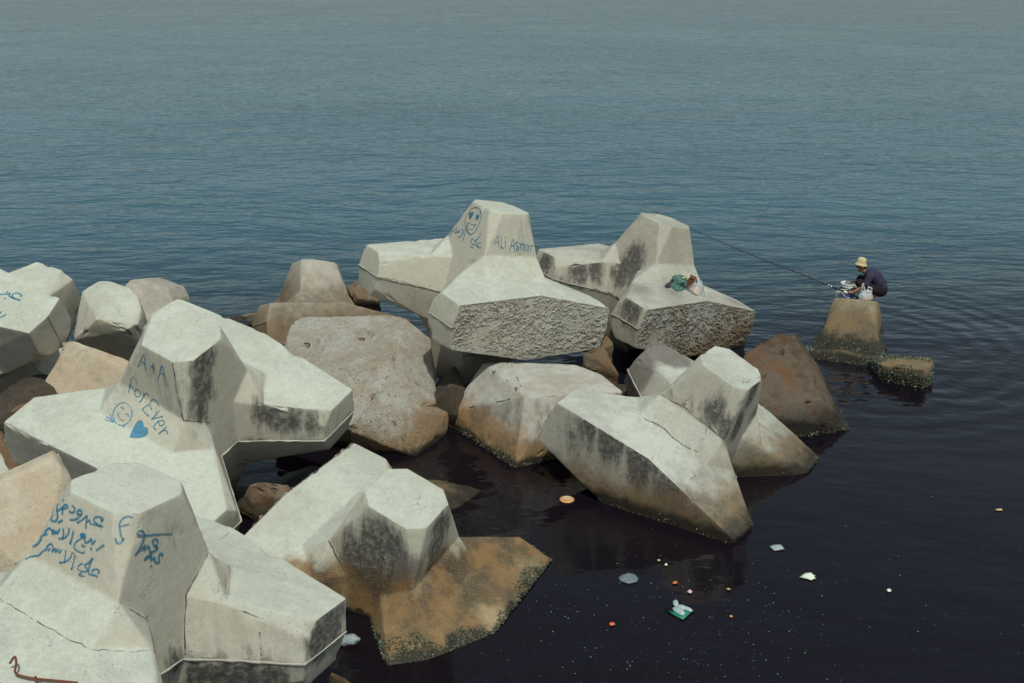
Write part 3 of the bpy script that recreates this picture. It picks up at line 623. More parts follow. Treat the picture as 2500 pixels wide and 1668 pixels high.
graffiti('ali', ali, 'graffiti_smiley', G4, [
 [(900,205),(800,240),(700,340),(620,470),(575,620),(590,780)], [1.6,(590,780),(640,920),(710,1020)], [(710,1030),(800,1020),(900,920),(990,760),(1045,600),(1070,430),(1050,310),(980,230),(900,205)], [1.5,(1035,290),(1060,380)],
 [.7,(640,790),(630,720),(660,680),(730,700),(800,745),(870,735),(910,715)], [1.3,(910,715),(885,790),(860,810)], [1.3,(655,770),(685,740)], [.5,(640,790),(670,860),(780,890),(850,830)]], 1.25,
 fills=[[(705,560),(695,420),(740,340),(780,365),(830,335),(840,400),(800,480),(760,540)], [(925,610),(905,500),(935,410),(970,440),(1020,410),(1015,490),(980,550)]], label='blue face with hearts for eyes')
graffiti('ali', ali, 'graffiti_words', G4, [
 [(45,1105),(130,1030),(190,930),(225,850)], [(200,930),(240,950),(260,900),(310,850),(320,930),(270,980),(300,990),(350,960),(370,910),(385,980),(410,940),(425,880)], [(490,780),(505,700)], [(495,845),(490,950),(490,1010)],
 [(555,880),(530,970),(480,1050),(430,1110),(365,1125)], [(600,900),(560,1050),(505,1225)],
], 1.3, label='blue handwriting left of the painted face')
graffiti('ali', ali, 'graffiti_words', G4, [
 [(1055,985),(1010,1100),(960,1180),(870,1210)], [(860,1210),(910,1270),(890,1350),(840,1350),(770,1290),(765,1210),(820,1165)], [(1065,1275),(1000,1290),(965,1340),(985,1400)], [(925,1330),(930,1390),(1000,1430),(1060,1440)], [1.2,(740,1400),(830,1455)]], 1.3, label='blue handwriting below the painted face')
graffiti('ali', ali, 'graffiti_words', G5, [
 [(310,750),(350,620),(420,420),(495,290)], [(495,290),(520,420),(525,620),(540,850)], [(360,590),(420,600),(550,620)], [(655,320),(655,600),(650,930)], [1.2,(640,870),(700,870),(755,920)], [1.5,(845,370),(850,410)], [(835,510),(850,650),(860,880)],
 [(1045,1025),(1100,880),(1150,640),(1205,470)], [(1205,470),(1245,560),(1260,780),(1285,1075)], [(1130,775),(1265,795)], [1.2,(1465,680),(1420,625),(1345,625),(1330,700),(1400,790),(1470,880),(1480,970),(1440,1015),(1390,960),(1380,890)],
 [(1560,660),(1590,820),(1605,1010)], [(1600,720),(1640,690),(1690,760),(1710,985)], [(1700,730),(1745,700),(1775,800),(1780,1080)], [1.1,(1960,850),(1940,760),(1880,740),(1850,830),(1880,960),(1910,1010),(1950,920),(1975,840),(1940,760)], [.8,(1950,920),(1940,1100),(1930,1200)], [(2065,740),(2075,850),(2055,1065)], [(2080,820),(2130,770),(2190,780)]], 1.35, label='ALi Asmar in blue letters')
graffiti('arabic', arabic, 'graffiti_words', G6, [
 [1.2,(750,140),(750,165)], [(655,210),(640,300),(655,420),(630,500),(570,515),(540,470),(570,400)], [(640,330),(690,310),(740,270),(790,220),(830,260),(790,290),(730,300)], [(740,270),(735,390)], [(910,245),(950,290),(940,350),(890,365),(855,335)], [(1060,400),(1000,390),(1010,330),(1060,325),(1075,380),(1030,440),(960,485),(865,490)], [(1000,535),(1080,490),(1165,420),(1150,520),(1145,640)], [(1160,530),(1215,490),(1215,550),(1300,570),(1390,600)], [(1390,600),(1340,560),(1280,500),(1310,450),(1400,440),(1450,480),(1410,510)], [1.3,(1405,480),(1430,520)], [1.2,(1400,590),(1425,605)], [.4,(1405,540),(1405,670)], [(680,530),(740,495)], [1.4,(675,535)], [1.3,(1005,535)]], 3.0, label='first line of blue handwriting')
graffiti('arabic', arabic, 'graffiti_words', G6, [
 [.9,(190,960),(290,920),(350,850),(380,770),(430,750),(470,740)], [(430,740),(450,680),(500,640),(550,670),(570,750)], [(580,660),(600,730),(630,690),(650,730),(690,650)], [(750,645),(755,740),(740,830)], [(855,640),(840,730),(780,800),(690,820),(680,800)], [(925,690),(905,800),(870,905)], [1.3,(875,895)], [2.0,(1070,790),(1120,750)], [(1130,780),(1130,880),(1180,880),(1240,820),(1250,910),(1310,850)], [.8,(1050,820),(970,880),(940,960),(980,1020),(1100,1070),(1115,1030)], [(1070,930),(1130,960)], [1.3,(1235,980),(1235,1010)], [(1325,1025),(1460,930)]], 3.0,
 fills=[[(1045,735),(1090,715),(1145,735),(1140,790),(1090,820),(1050,800)]], label='second line of blue handwriting')
graffiti('arabic', arabic, 'graffiti_words', G6, [
 [.8,(90,1180),(200,1130),(320,1110),(380,1050),(440,1010)], [(450,1020),(480,950),(540,910),(570,960),(560,1040)], [(490,1030),(520,990)], [(560,1050),(610,990),(620,1060),(660,1000),(680,1070),(720,1010)], [(795,1020),(785,1130),(770,1240)], [(910,1050),(880,1140),(810,1210),(700,1240)], [1.4,(700,1235)], [(955,1100),(930,1230),(895,1350)], [1.3,(898,1345)],
 [(1090,1250),(1030,1280),(1005,1340),(1050,1380),(1150,1390),(1170,1350),(1120,1290)], [(1120,1280),(1200,1230),(1260,1160)], [(1260,1160),(1220,1250),(1190,1400),(1220,1440),(1320,1460),(1340,1490)], [(1250,1400),(1270,1360),(1340,1350),(1380,1390),(1350,1420)], [1.5,(1020,1445),(1070,1415)], [.9,(1030,1465),(1120,1470)]], 3.0, label='third line of blue handwriting')
graffiti('arabic', arabic, 'graffiti_words', G6, [[.6,(735,20),(620,200),(500,370),(470,450)], [.7,(500,370),(570,330),(560,380)]], 2.9, mat='paintpale')
graffiti('arabic', arabic, 'graffiti_words', G7, [
 [(520,225),(440,200),(350,220),(260,280),(215,370),(215,470),(230,580),(255,690)], [(200,450),(300,425),(430,390)], [(110,720),(130,800),(190,850),(260,820),(310,720)], [1.4,(270,770),(300,725)]], 2.9, mat='paintpale', label='blue hooked letter on the narrow edge face')
graffiti('arabic', arabic, 'graffiti_words', G7, [
 [1.4,(1430,625)], [.8,(1440,625),(1300,620),(1000,640),(830,655)], [(830,655),(700,660),(625,630),(660,560),(730,540),(785,590),(790,700),(740,850),(660,1000),(570,1130)], [(570,1130),(680,1030),(820,890),(780,1020),(895,910),(920,1020),(970,1050),(1110,980),(1080,930)], [(1110,950),(1020,880),(990,800),(1030,750),(1090,750),(1120,800),(1090,880),(1050,940)], [.8,(960,1070),(870,1160)], [1.1,(870,1160),(790,1240)],
 [1.1,(800,1230),(920,1160),(970,1120),(950,1240),(1040,1190),(1050,1290),(1160,1300),(1140,1200),(1180,1090),(1230,1110),(1215,1160)], [1.2,(970,1360),(950,1410)]], 2.9, label='two blue words below a long stroke')
graffiti('arabic', arabic, 'graffiti_words', D8, [[(-15,860),(15,872),(32,900),(30,940),(0,952)]], 4.0)
graffiti('farleft', farleft, 'graffiti_words', G8, [
 [(-40,455),(0,460),(130,460),(210,440),(320,340)], [(250,480),(330,440),(400,420),(350,520),(470,590)], [(560,620),(480,560),(480,490),(540,430),(640,410),(740,430),(830,510),(800,550)], [(480,590),(600,640),(770,685)], [1.2,(160,635),(210,615)], [(-20,1210),(65,1115)], [1.2,(-30,1360),(130,1290),(250,1230)]], 2.1, label='blue handwriting at the picture edge')
# cracks and grimy creases: thin dark lines on the faces
def crack_mat():
    g = NT('dark_crack'); e = g.n('Attribute', attribute_name='edge').outputs['Fac']; P = g.n('NewGeometry').outputs['Position']
    a = g.math('MULTIPLY', g.mr(e, 1.0, .1), g.mr(g.noise(P, 9, 6, .7), .36, .58))
    d = g.n('BsdfPrincipled', {'Base Color': (.075, .055, .045), 'Roughness': .9}); t = g.n('BsdfTransparent'); ms = g.n('MixShader', {0: a})
    g.t.links.new(t.outputs[0], ms.inputs[1]); g.t.links.new(d.outputs[0], ms.inputs[2]); return g.end(ms.outputs[0])
M['crack'] = crack_mat()
C2 = (280, 720, .25532); C4 = (150, 1120, .30638); C7 = (1480, 790, .26383); C1 = (860, 470, .27660); C5 = (1300, 500, .24255); C6 = (580, 1070, .23404)
def jag(L, a=7, seed=1):
    r = random.Random(seed); out = []
    for (x0, y0), (x1, y1) in zip(L, L[1:]):
        k = max(2, int(math.hypot(x1-x0, y1-y0)/45))
        out += [(x0+(x1-x0)*i/k+(r.uniform(-a, a) if i else 0), y0+(y1-y0)*i/k+(r.uniform(-a, a) if i else 0)) for i in range(k)]
    return out+[L[-1]]
graffiti('arabic', arabic, 'crack_line', D8, [jag([(0,715),(120,790),(200,835),(350,930),(480,1000),(620,1070),(750,1128)])], 1.5, mat='crack', lift=.004)
graffiti('arabic', arabic, 'crack_line', D8, [jag([(750,1128),(900,1135),(1100,1150),(1250,1132)], 7, 2)], 1.2, mat='crack', lift=.004)
graffiti('arabic', arabic, 'crack_line', C4, [jag([(1165,755),(1090,900),(990,1085),(978,1300),(985,1560)], 4, 3)], 2.6, mat='crack', lift=.005)
graffiti('arabic', arabic, 'crack_line', C4, [jag([(540,1200),(640,1260),(700,1305),(712,1420),(735,1560)], 4, 4)], 1.8, mat='crack', lift=.005)
graffiti('arabic', arabic, 'crack_line', C4, [jag([(1165,670),(1240,650),(1335,590)], 8, 5)], 1.0, mat='crack', lift=.004)
graffiti('arabic', arabic, 'drip_stain', C4, [[1.4,(1574,1310),(1578,1360)], [(1576,1340),(1584,1440),(1592,1570)]], 2.4, mat='crack', lift=.004)
graffiti('arabic', arabic, 'drip_stain', C4, [[(1338,850),(1336,960),(1328,1090)]], 1.2, mat='crack', lift=.004)
graffiti('aplusa', aplusa, 'crack_line', C2, [jag([(655,1200),(760,1212),(910,1220)], 4, 6)], 1.6, mat='crack', lift=.005)
graffiti('aplusa', aplusa, 'crack_line', C2, [jag([(555,650),(585,850),(640,1080),(660,1200)], 9, 7)], 2.2, mat='crack', lift=.005)
graffiti('fin', fin, 'crack_line', C7, [jag([(310,850),(500,950),(620,1060),(760,1150),(850,1190)], 9, 8)], 2.0, mat='crack', lift=.006)
graffiti('fin', fin, 'crack_line', C7, [jag([(510,660),(700,760),(900,920),(1090,1065)], 6, 9)], 1.6, mat='crack', lift=.006)
graffiti('ali', ali, 'drip_stain', C1, [[(680,590),(682,700),(686,830)]], 2.4, mat='crack', lift=.004)
graffiti('ali', ali, 'crack_line', C1, [jag([(60,648),(215,750),(420,790),(620,838),(765,872)], 5, 10)], 1.6, mat='crack', lift=.012)
graffiti('cloth', cloth, 'crack_line', C5, [jag([(200,760),(500,830),(770,885),(870,940)], 7, 11)], 2.0, mat='crack', lift=.012)
graffiti('white', white, 'crack_line', C6, [jag([(950,1070),(1060,1280),(1130,1420)], 6, 12)], 2.0, mat='crack', lift=.005)
# ---------------------------------------------------------------- fisherman, built from joints traced at his real distance
SK = simple('skin', (.28, .135, .080), .55, .3, var=.1)
SHIRT = simple('navy_shirt', (.040, .036, .062), .85, .1, var=.25, scale=14)
SHORT = simple('dark_shorts', (.020, .014, .020), .85, .1, var=.3, scale=14)
HATM = simple('straw_cloth', (.52, .41, .23), .9, .1, var=.1, scale=40)
DARK = simple('black_plastic', (.012, .010, .012), .4, .4)
WHITE = simple('white_plastic', (.62, .62, .58), .45, .4, var=.06)
ROPE = simple('white_cord', (.62, .60, .55), .8, .2)
ALU = simple('bare_metal', (.45, .45, .45), .35, .5, metal=.8)
YF = 19.02; ZX, ZY, ZS = 2020, 620, 160/1930
def fp(u, v, dy=0.0): return at_Y(ZX+u*ZS, ZY+v*ZS, YF+dy)
def skin_fig(name, joints, bones, root, mat, parent=None, sub=2):
    ks = list(joints); ix = {k: i for i, k in enumerate(ks)}
    me = bpy.data.meshes.new(name); me.from_pydata([fp(*joints[k][:3]) for k in ks], [(ix[a], ix[b]) for a, b in bones], []); me.update()
    o = link(name, me, mat)
    md = o.modifiers.new('skin', 'SKIN'); md.use_smooth_shade = True; md.branch_smoothing = .4
    for k in ks:
        sv_ = me.skin_vertices[0].data[ix[k]]; r = joints[k][3]; sv_.radius = r if isinstance(r, tuple) else (r, r); sv_.use_root = (k == root)
    sb = o.modifiers.new('sub', 'SUBSURF'); sb.levels = sub; sb.render_levels = sub
    dg = bpy.context.evaluated_depsgraph_get(); ev = o.evaluated_get(dg); m2 = bpy.data.meshes.new_from_object(ev)
    bpy.data.objects.remove(o); m2.materials.clear()
    r = link(name, m2, mat, parent, True); return r
J = dict(pelvis=(1530,1040,0,.12), waist=(1490,880,0,.11), chest=(1360,690,0,.12), neckb=(1180,560,0,.065), neck=(1095,505,0,.052), jaw=(1010,440,0,.070), mid=(985,345,0,.086), top=(1000,235,0,.072),
 chin=(905,495,0,.034), nose=(848,395,0,.014), brow=(890,330,0,.05),
 shn=(1260,600,-.17,.062), eln=(1110,925,-.21,.043), wrn=(800,1105,-.20,.027), pan=(700,1150,-.19,.026),
 shf=(1210,575,.17,.062), elf=(1020,810,.20,.043), wrf=(850,815,.16,.027), paf=(770,830,.14,.026),
 hin=(1520,1060,-.10,.10), knn=(960,880,-.16,.062), ann=(1400,1285,-.12,.038), hen=(1480,1245,-.12,.030), ton=(1200,1330,-.15,.028),
 hif=(1520,1040,.10,.10), knf=(975,735,.15,.062), anf=(1300,1250,.12,.038), tof=(1060,1270,.14,.028))
Bn = [('pelvis','waist'),('waist','chest'),('chest','neckb'),('neckb','neck'),('neck','jaw'),('jaw','mid'),('mid','top'),('jaw','chin'),('mid','nose'),('mid','brow'),
 ('chest','shn'),('shn','eln'),('eln','wrn'),('wrn','pan'),('chest','shf'),('shf','elf'),('elf','wrf'),('wrf','paf'),
 ('pelvis','hin'),('hin','knn'),('knn','ann'),('ann','hen'),('ann','ton'),('pelvis','hif'),('hif','knf'),('knf','anf'),('anf','tof')]
def fingers(tagk, wrist, base, dirs):
    for i, (du, dv, dd) in enumerate(dirs):
        a = (base[0]+du*.45, base[1]+dv*.45, base[2]+dd*.5, .011); b = (base[0]+du*.8, base[1]+dv*.9+10, base[2]+dd*.8, .009); c = (base[0]+du, base[1]+dv+32, base[2]+dd, .007)
        for k, j in zip('abc', (a, b, c)): J['%s%d%s' % (tagk, i, k)] = j
        Bn.append((base[4], '%s%da' % (tagk, i))); Bn.append(('%s%da' % (tagk, i), '%s%db' % (tagk, i))); Bn.append(('%s%db' % (tagk, i), '%s%dc' % (tagk, i)))
fingers('fn', 'wrn', (700,1150,-.19,0,'pan'), [(-130,-10,-.045),(-140,0,-.02),(-135,15,.005),(-110,25,.03),(-70,-65,.03)])
fingers('ff', 'wrf', (770,830,.14,0,'paf'), [(-110,-5,-.045),(-120,5,-.02),(-112,12,.005),(-90,16,.03),(-50,-45,-.04)])
root = empty('person', fp(1350, 1330, 0)); 
tag(root, 'person in a tan bucket hat and navy shirt squatting with a fishing rod', 'person')
def own(o):
    o.parent = root; o.matrix_parent_inverse = Matrix.Translation(-root.location); return o
body = own(skin_fig('body', J, Bn, 'pelvis', SK))
def blobby(name, chains, mat, voxel=.014, smooth=6):
    """clothing: overlapping tapered tubes fused into one surface"""
    bm = bmesh.new()
    for ch in chains:
        P_ = [(fp(*c[:3]), c[3]) for c in ch]
        for (p0, r0), (p1, r1) in zip(P_, P_[1:]):
            k = max(2, int((p1-p0).length/.03))
            for i in range(k+1):
                t = i/k; m = Matrix.Translation(p0.lerp(p1, t)); bmesh.ops.create_icosphere(bm, subdivisions=2, radius=r0+(r1-r0)*t, matrix=m)
    o = frombm(name, bm); md = o.modifiers.new('r', 'REMESH'); md.mode = 'VOXEL'; md.voxel_size = voxel
    s_ = o.modifiers.new('s', 'SMOOTH'); s_.factor = .5; s_.iterations = smooth
    m2 = bpy.data.meshes.new_from_object(o.evaluated_get(bpy.context.evaluated_depsgraph_get())); bpy.data.objects.remove(o); m2.materials.clear()
    for v in m2.vertices:      # folds
        q = v.co*9; v.co += v.normal*(noise.noise(Vector((q.x, q.y, q.z*.6)))*.009 + noise.noise(q*2.6)*.004)
    return link(name, m2, mat, None, True)
own(blobby('shirt', [[(1555,1000,0,.128), (1500,860,0,.140), (1385,700,0,.148), (1260,590,0,.112), (1165,535,0,.072)],
    [(1555,990,-.06,.105), (1480,830,-.08,.115), (1370,680,-.09,.118)], [(1555,990,.06,.105), (1480,830,.08,.115), (1360,670,.09,.118)],
    [(1290,620,-.12,.095), (1235,690,-.18,.075), (1160,850,-.205,.066), (1140,890,-.208,.070)], [(1250,600,.12,.095), (1190,660,.18,.075), (1090,760,.2,.066)]], SHIRT))
own(blobby('shorts', [[(1560,1060,0,.130), (1520,1000,0,.115)], [(1535,1080,-.09,.118), (1230,985,-.13,.096), (960,870,-.16,.086), (1060,960,-.155,.080)], [(1530,1070,.09,.118), (1240,880,.12,.096), (985,745,.15,.086), (1060,830,.15,.078)]], SHORT))
def lathe(prof, n=24, sq=1.0):
    V = []; F = []
    for r, z in prof:
        for k in range(n): V.append(Vector((math.cos(2*math.pi*k/n)*r, math.sin(2*math.pi*k/n)*r*sq, z)))
    for i in range(len(prof)-1):
        for k in range(n): F.append((i*n+k, i*n+(k+1) % n, (i+1)*n+(k+1) % n, (i+1)*n+k))
    return V, F
hv, hf = lathe([(.001,.125),(.045,.124),(.075,.112),(.090,.085),(.098,.03),(.101,.0),(.118,-.022),(.136,-.045),(.134,-.047),(.100,-.006),(.094,.02),(.086,.08),(.001,.118)], 28, .86)
rnd = random.Random(3); hv = [v+Vector((noise.noise(v*22), noise.noise(v*22+Vector((9,0,0))), noise.noise(v*25+Vector((0,7,0)))))*.006 for v in hv]
hat = mesh('hat', hv, hf, HATM, None, True); hat.rotation_euler = (0, R(8), 0); hat.scale = (.86, .86, .80); hat.location = fp(998, 268, 0); bpy.context.view_layer.update(); own(hat)
gl = mesh('sunglasses', *tube([fp(838,352,-.05), fp(835,358,0), fp(845,352,.05)], .012, 6), DARK); own(gl)
gl2 = mesh('sunglasses', *tube([fp(850,345,-.07), fp(960,350,-.088), fp(1040,362,-.088)], .005, 6), DARK); own(gl2)
ear = mesh('ear', *tube([fp(1040,365,-.088), fp(1055,390,-.094), fp(1045,420,-.09)], [.012,.016,.010], 8), SK, None, True); own(ear)
hair = mesh('hair', *tube([fp(1075,350,-.07), fp(1105,395,-.05), fp(1115,400,.0), fp(1105,395,.05), fp(1075,350,.07)], [.012,.022,.026,.022,.012], 8), DARK, None, True); own(hair)
# rod
rp = [fp(930,1300,-.24), fp(430,1088,-.24), fp(0,908,-.22)]; tip = at_Y(1592, 511, 20.2)
rodE = empty('fishing_rod', rp[0]); tag(rodE, 'long black fishing rod held over the water by the squatting person', 'fishing rod')
def ownto(o, e): o.parent = e; o.matrix_parent_inverse = Matrix.Translation(-e.location); return o
ln = [rp[0], rp[1], rp[2]] + [rp[2].lerp(tip, k/12) for k in range(1, 13)]
for i, p in enumerate(ln):
    if i > 3: q = (i-3)/12; p.z -= .10*math.sin(q*math.pi)*.6
ownto(mesh('blank', *tube(ln, [.014,.014,.013]+[.012-.0085*k/12 for k in range(1, 13)], 8), DARK, None, True), rodE)
ownto(mesh('handle_grip', *tube([fp(590,1150,-.25), fp(470,1104,-.25)], .019, 10), WHITE, None, True), rodE)
for a, b in ((.06, .12), (.22, .30)):
    p0, p1 = rp[2].lerp(rp[1], a), rp[2].lerp(rp[1], b)
    ownto(mesh('white_band', *tube([p0, p1], .0165, 10), WHITE, None, True), rodE)
for q in (.25, .45, .62, .78, .92):
    c = rp[2].lerp(tip, q); c = c - Vector((0, 0, .10*math.sin(q*math.pi)*.6 + .022))
    ownto(mesh('line_guide', *tube([c+Vector((0, math.cos(a*.785)*.016, math.sin(a*.785)*.016)) for a in range(8)], .003, 5, True), ALU), rodE)
reel = fp(790, 1262, -.26)
rv, rf = tube([reel+Vector((-.05,0,-.02)), reel+Vector((-.02,0,-.035)), reel+Vector((.03,0,-.04)), reel+Vector((.07,0,-.035))], [.02,.042,.04,.018], 14)
ro = ownto(mesh('reel', rv, rf, DARK, None, True), rodE)
mesh('reel_handle', *tube([reel+Vector((.01,-.03,-.04)), reel+Vector((.01,-.08,-.04)), reel+Vector((.04,-.085,-.09))], .008, 6), DARK, ro).matrix_parent_inverse = Matrix.Translation(-rodE.location)
lp = [tip, tip.lerp(at_Y(1457, 451, 22.6), .55)+Vector((0,0,-.03)), at_Y(1457, 451, 22.6), at_Y(1395, 428, 24.0)]
fl = mesh('fishing_line', *tube(smoothpts(lp[:3], 6), [.0016]*13, 5), DARK); tag(fl, 'thin fishing line running out to sea from the rod tip', 'fishing line')
# bucket
bw = (790-385)*ZS/137.0/2; bh_ = .275
bc = fp(588, 1282, .10)
bE = empty('paint_bucket', bc); tag(bE, 'white paint bucket with dark and blue printed bands beside the fisherman', 'bucket')
bv_, bf_ = lathe([(.001,.004),(.118,.0),(.122,.01),(.136,.21),(.142,.212),(.142,.232),(.137,.234),(.137,.25),(.143,.252),(.143,.275),(.137,.277),(.130,.26),(.118,.03),(.001,.02)], 32)
mesh('body', bv_, bf_, WHITE, bE, True)
def band(z0, z1, m, a0=0, a1=360, nm='printed_band'):
    V = []; F = []; n = 40
    for i in range(n+1):
        a = R(a0+(a1-a0)*i/n)
        for z in (z0, z1):
            r = .1185+.0175*(z/.21)+.0022; V.append((math.cos(a)*r, math.sin(a)*r, z))
        if i: F.append((2*i-2, 2*i, 2*i+1, 2*i-1))
    return mesh(nm, V, F, m, bE, True)
NAVY = simple('navy_print', (.018, .022, .055), .5, .3); BLUE = simple('blue_print', (.02, .14, .42), .5, .3); TEALP = simple('grey_print', (.12, .16, .17), .5)
band(.125, .205, NAVY); band(.012, .085, BLUE, 180, 345); band(.014, .04, WHITE, 250, 275, 'label_mark')
tc_ = bpy.data.curves.new('lettering', 'FONT'); tc_.body = 'JIVO'; tc_.size = .085; tc_.align_x = 'CENTER'; tmp = bpy.data.objects.new('t', tc_); COL.objects.link(tmp); bpy.context.view_layer.update()
tm = bpy.data.meshes.new_from_object(tmp.evaluated_get(bpy.context.evaluated_depsgraph_get())); bpy.data.objects.remove(tmp)
for v in tm.vertices:
    a = R(262)+v.co.x/.134*1.0; z = .138+v.co.y*.9; r = .1185+.0175*(z/.21)+.0050; v.co = (math.cos(a)*r, math.sin(a)*r, z)
link('lettering', tm, WHITE, bE)
hp = [Vector((math.cos(R(a))*.148, -.02-.10*math.sin(R(a)), .245-.05*math.sin(R(a)))) for a in range(0, 181, 15)]
mesh('handle', *tube(hp, .004, 6), ALU, bE)
cordp = [fp(640,960,-.06), fp(680,1010,-.08), fp(560,1050,-.09), fp(400,1050,-.08), fp(260,1130,-.08), fp(235,1210,-.06), fp(290,1265,-.05), fp(300,1160,-.1), fp(390,1115,-.1), fp(470,1210,-.1), fp(560,1275,-.1), fp(640,1300,-.09), fp(720,1320,-.1)]
cd_ = mesh('cord', *tube(smoothpts(cordp, 6), .0065, 7), ROPE, None, True); tag(cd_, 'white cord looping from the paint bucket over the block edge', 'cord')
# plastic carrier bags
def film(name, col, alpha):
    g = NT(name); P = g.n('NewGeometry').outputs['Position']; n = g.noise(P, 30, 4, .6)
    d = g.n('BsdfPrincipled', {'Base Color': col, 'Roughness': .28, 'Specular IOR Level': .6, 'Normal': g.n('Bump', {'Height': n, 'Strength': .6, 'Distance': .02}).outputs[0]})
    t = g.n('BsdfTransparent'); ms = g.n('MixShader', {0: g.mr(n, .3, .7, alpha*.75, min(1, alpha*1.25))})
    g.t.links.new(t.outputs[0], ms.inputs[1]); g.t.links.new(d.outputs[0], ms.inputs[2]); return g.end(ms.outputs[0])
FILM = film('clear_film', (.70, .70, .68), .52); FILMB = film('pale_blue_film', (.42, .50, .54), .36)
def crumple(n_u, n_v, prof, amp, seed, sx=1, sy=1):
    V = []; F = []; o = Vector((seed, -seed, seed*2))
    for i in range(n_v+1):
        t = i/n_v; r, z = prof(t)
        for k in range(n_u):
            a = 2*math.pi*k/n_u; p = Vector((math.cos(a)*r*sx, math.sin(a)*r*sy, z))
            d = noise.noise(p*11+o)*amp + noise.noise(p*28+o)*amp*.5
            V.append(p + Vector((math.cos(a), math.sin(a), .35))*d)
    for i in range(n_v):
        for k in range(n_u): F.append((i*n_u+k, i*n_u+(k+1) % n_u, (i+1)*n_u+(k+1) % n_u, (i+1)*n_u+k))
    F.append(tuple(range(n_u-1, -1, -1))); F.append(tuple(n_v*n_u+k for k in range(n_u)))
    return V, F
MEAT = simple('pink_bait', (.55, .22, .20), .5, .4, var=.4, scale=40); FRUIT = simple('orange_food', (.62, .36, .18), .6, .3, var=.35, scale=30)
bgp = fp(1125, 1352, -.33)
bE2 = empty('carrier_bag', bgp); tag(bE2, 'clear plastic carrier bag of pink bait in front of the squatting person', 'plastic bag')
mesh('film', *crumple(28, 14, lambda t: (.098+.018*math.sin(t*5)-.055*max(0, t-.55), .005+.175*t), .016, 3.1, 1.12, .6), FILM, bE2, True)
mesh('bait', *crumple(20, 8, lambda t: (.092*math.sqrt(max(.02, 1-(t*.98)**2)), .008+.058*t), .016, 5.3, 1.05, .58), MEAT, bE2, True)
for s_, h_ in ((-1, .30), (1, .235)):
    hp = smoothpts([Vector((s_*.030,0,.15)), Vector((s_*.038-.02,0,.15+(h_-.15)*.7)), Vector((s_*.06-.02,.0,h_)), Vector((s_*.085,0,.15+(h_-.15)*.6)), Vector((s_*.085,0,.14))], 5)
    mesh('bag_handle', *tube(hp, [.014+.004*math.sin(k) for k in range(len(hp))], 7), FILM, bE2, True)
# things left on the neighbouring block
def lay(u, v): return on_block('cloth', 1600+u*.0681, 660+v*.0681)
def place(o, u, v, sink=.0):
    loc, n, d = lay(u, v); o.location = loc - n*sink; o.rotation_euler = n.to_track_quat('Z', 'Y').to_euler(); return o
GREEN = simple('green_cloth', (.085, .155, .130), .9, .1, var=.35, scale=18); YEL = simple('yellow_trim', (.75, .62, .08), .7); BROWNB = simple('brown_leather', (.13, .055, .032), .7, .2, var=.4, scale=20); PURP = simple('dark_rubber', (.055, .028, .042), .7)
V, F = crumple(44, 22, lambda t: ((.175*math.sqrt(max(.004, 1-(t*.99)**2)))*(1+.12*math.sin(t*9)), .23*t), .055, 2.7, 1.15, .8)
gE = place(mesh('crumpled_clothes', V, F, GREEN, None, True), 760, 600, .02); tag(gE, 'crumpled green clothes heaped on the grey stained block', 'clothes', 'belongings left on the stained block')
mesh('yellow_trim', *tube([Vector((-.06,-.06,.235)), Vector((-.01,-.075,.24)), Vector((.04,-.06,.232))], .011, 6), YEL, gE, True)
V, F = crumple(30, 10, lambda t: (.12*math.sqrt(max(.004, 1-(t*.99)**2)), .07*t), .035, 8.7, 1.5, .6)
mesh('sleeve', [Vector(v)+Vector((.17,-.14,0)) for v in V], F, GREEN, gE, True)
sh_ = place(mesh('rubber_sandal', *tube([Vector((-.13,0,.02)), Vector((-.06,0,.028)), Vector((.03,0,.03)), Vector((.12,0,.025))], [.028,.042,.036,.030], 10), PURP, None, True), 470, 575); tag(sh_, 'dark purple sandal poking out left of the green clothes', 'sandal', 'belongings left on the stained block')
V, F = crumple(18, 8, lambda t: (.085-.02*t, .20*t), .020, 6.1, 1.0, .75); bgE = place(mesh('brown_pouch', V, F, BROWNB, None, True), 1150, 640); tag(bgE, 'small brown pouch between the green clothes and the clear bag', 'pouch', 'belongings left on the stained block')
mesh('flap', [(-.10,-.075,.20),(.12,-.07,.21),(.10,.05,.215),(-.08,.05,.205),(-.09,-.085,.15),(.10,-.08,.15)], [(0,1,2,3),(0,4,5,1)], BROWNB, bgE)
V, F = crumple(30, 14, lambda t: (.20*(1-t)**.75+.012, .22*t), .026, 4.4, 1.0, .8); pb = place(mesh('carrier_bag', V, F, FILMB, None, True), 1440, 770); tag(pb, 'pale blue see-through plastic bag with orange food on the stained block', 'plastic bag', 'belongings left on the stained block')
V, F = crumple(20, 7, lambda t: (.15*math.sqrt(max(.01, 1-(t*.98)**2)), .085*t), .02, 9.4, 1.0, .75); mesh('food', V, F, FRUIT, pb, True)
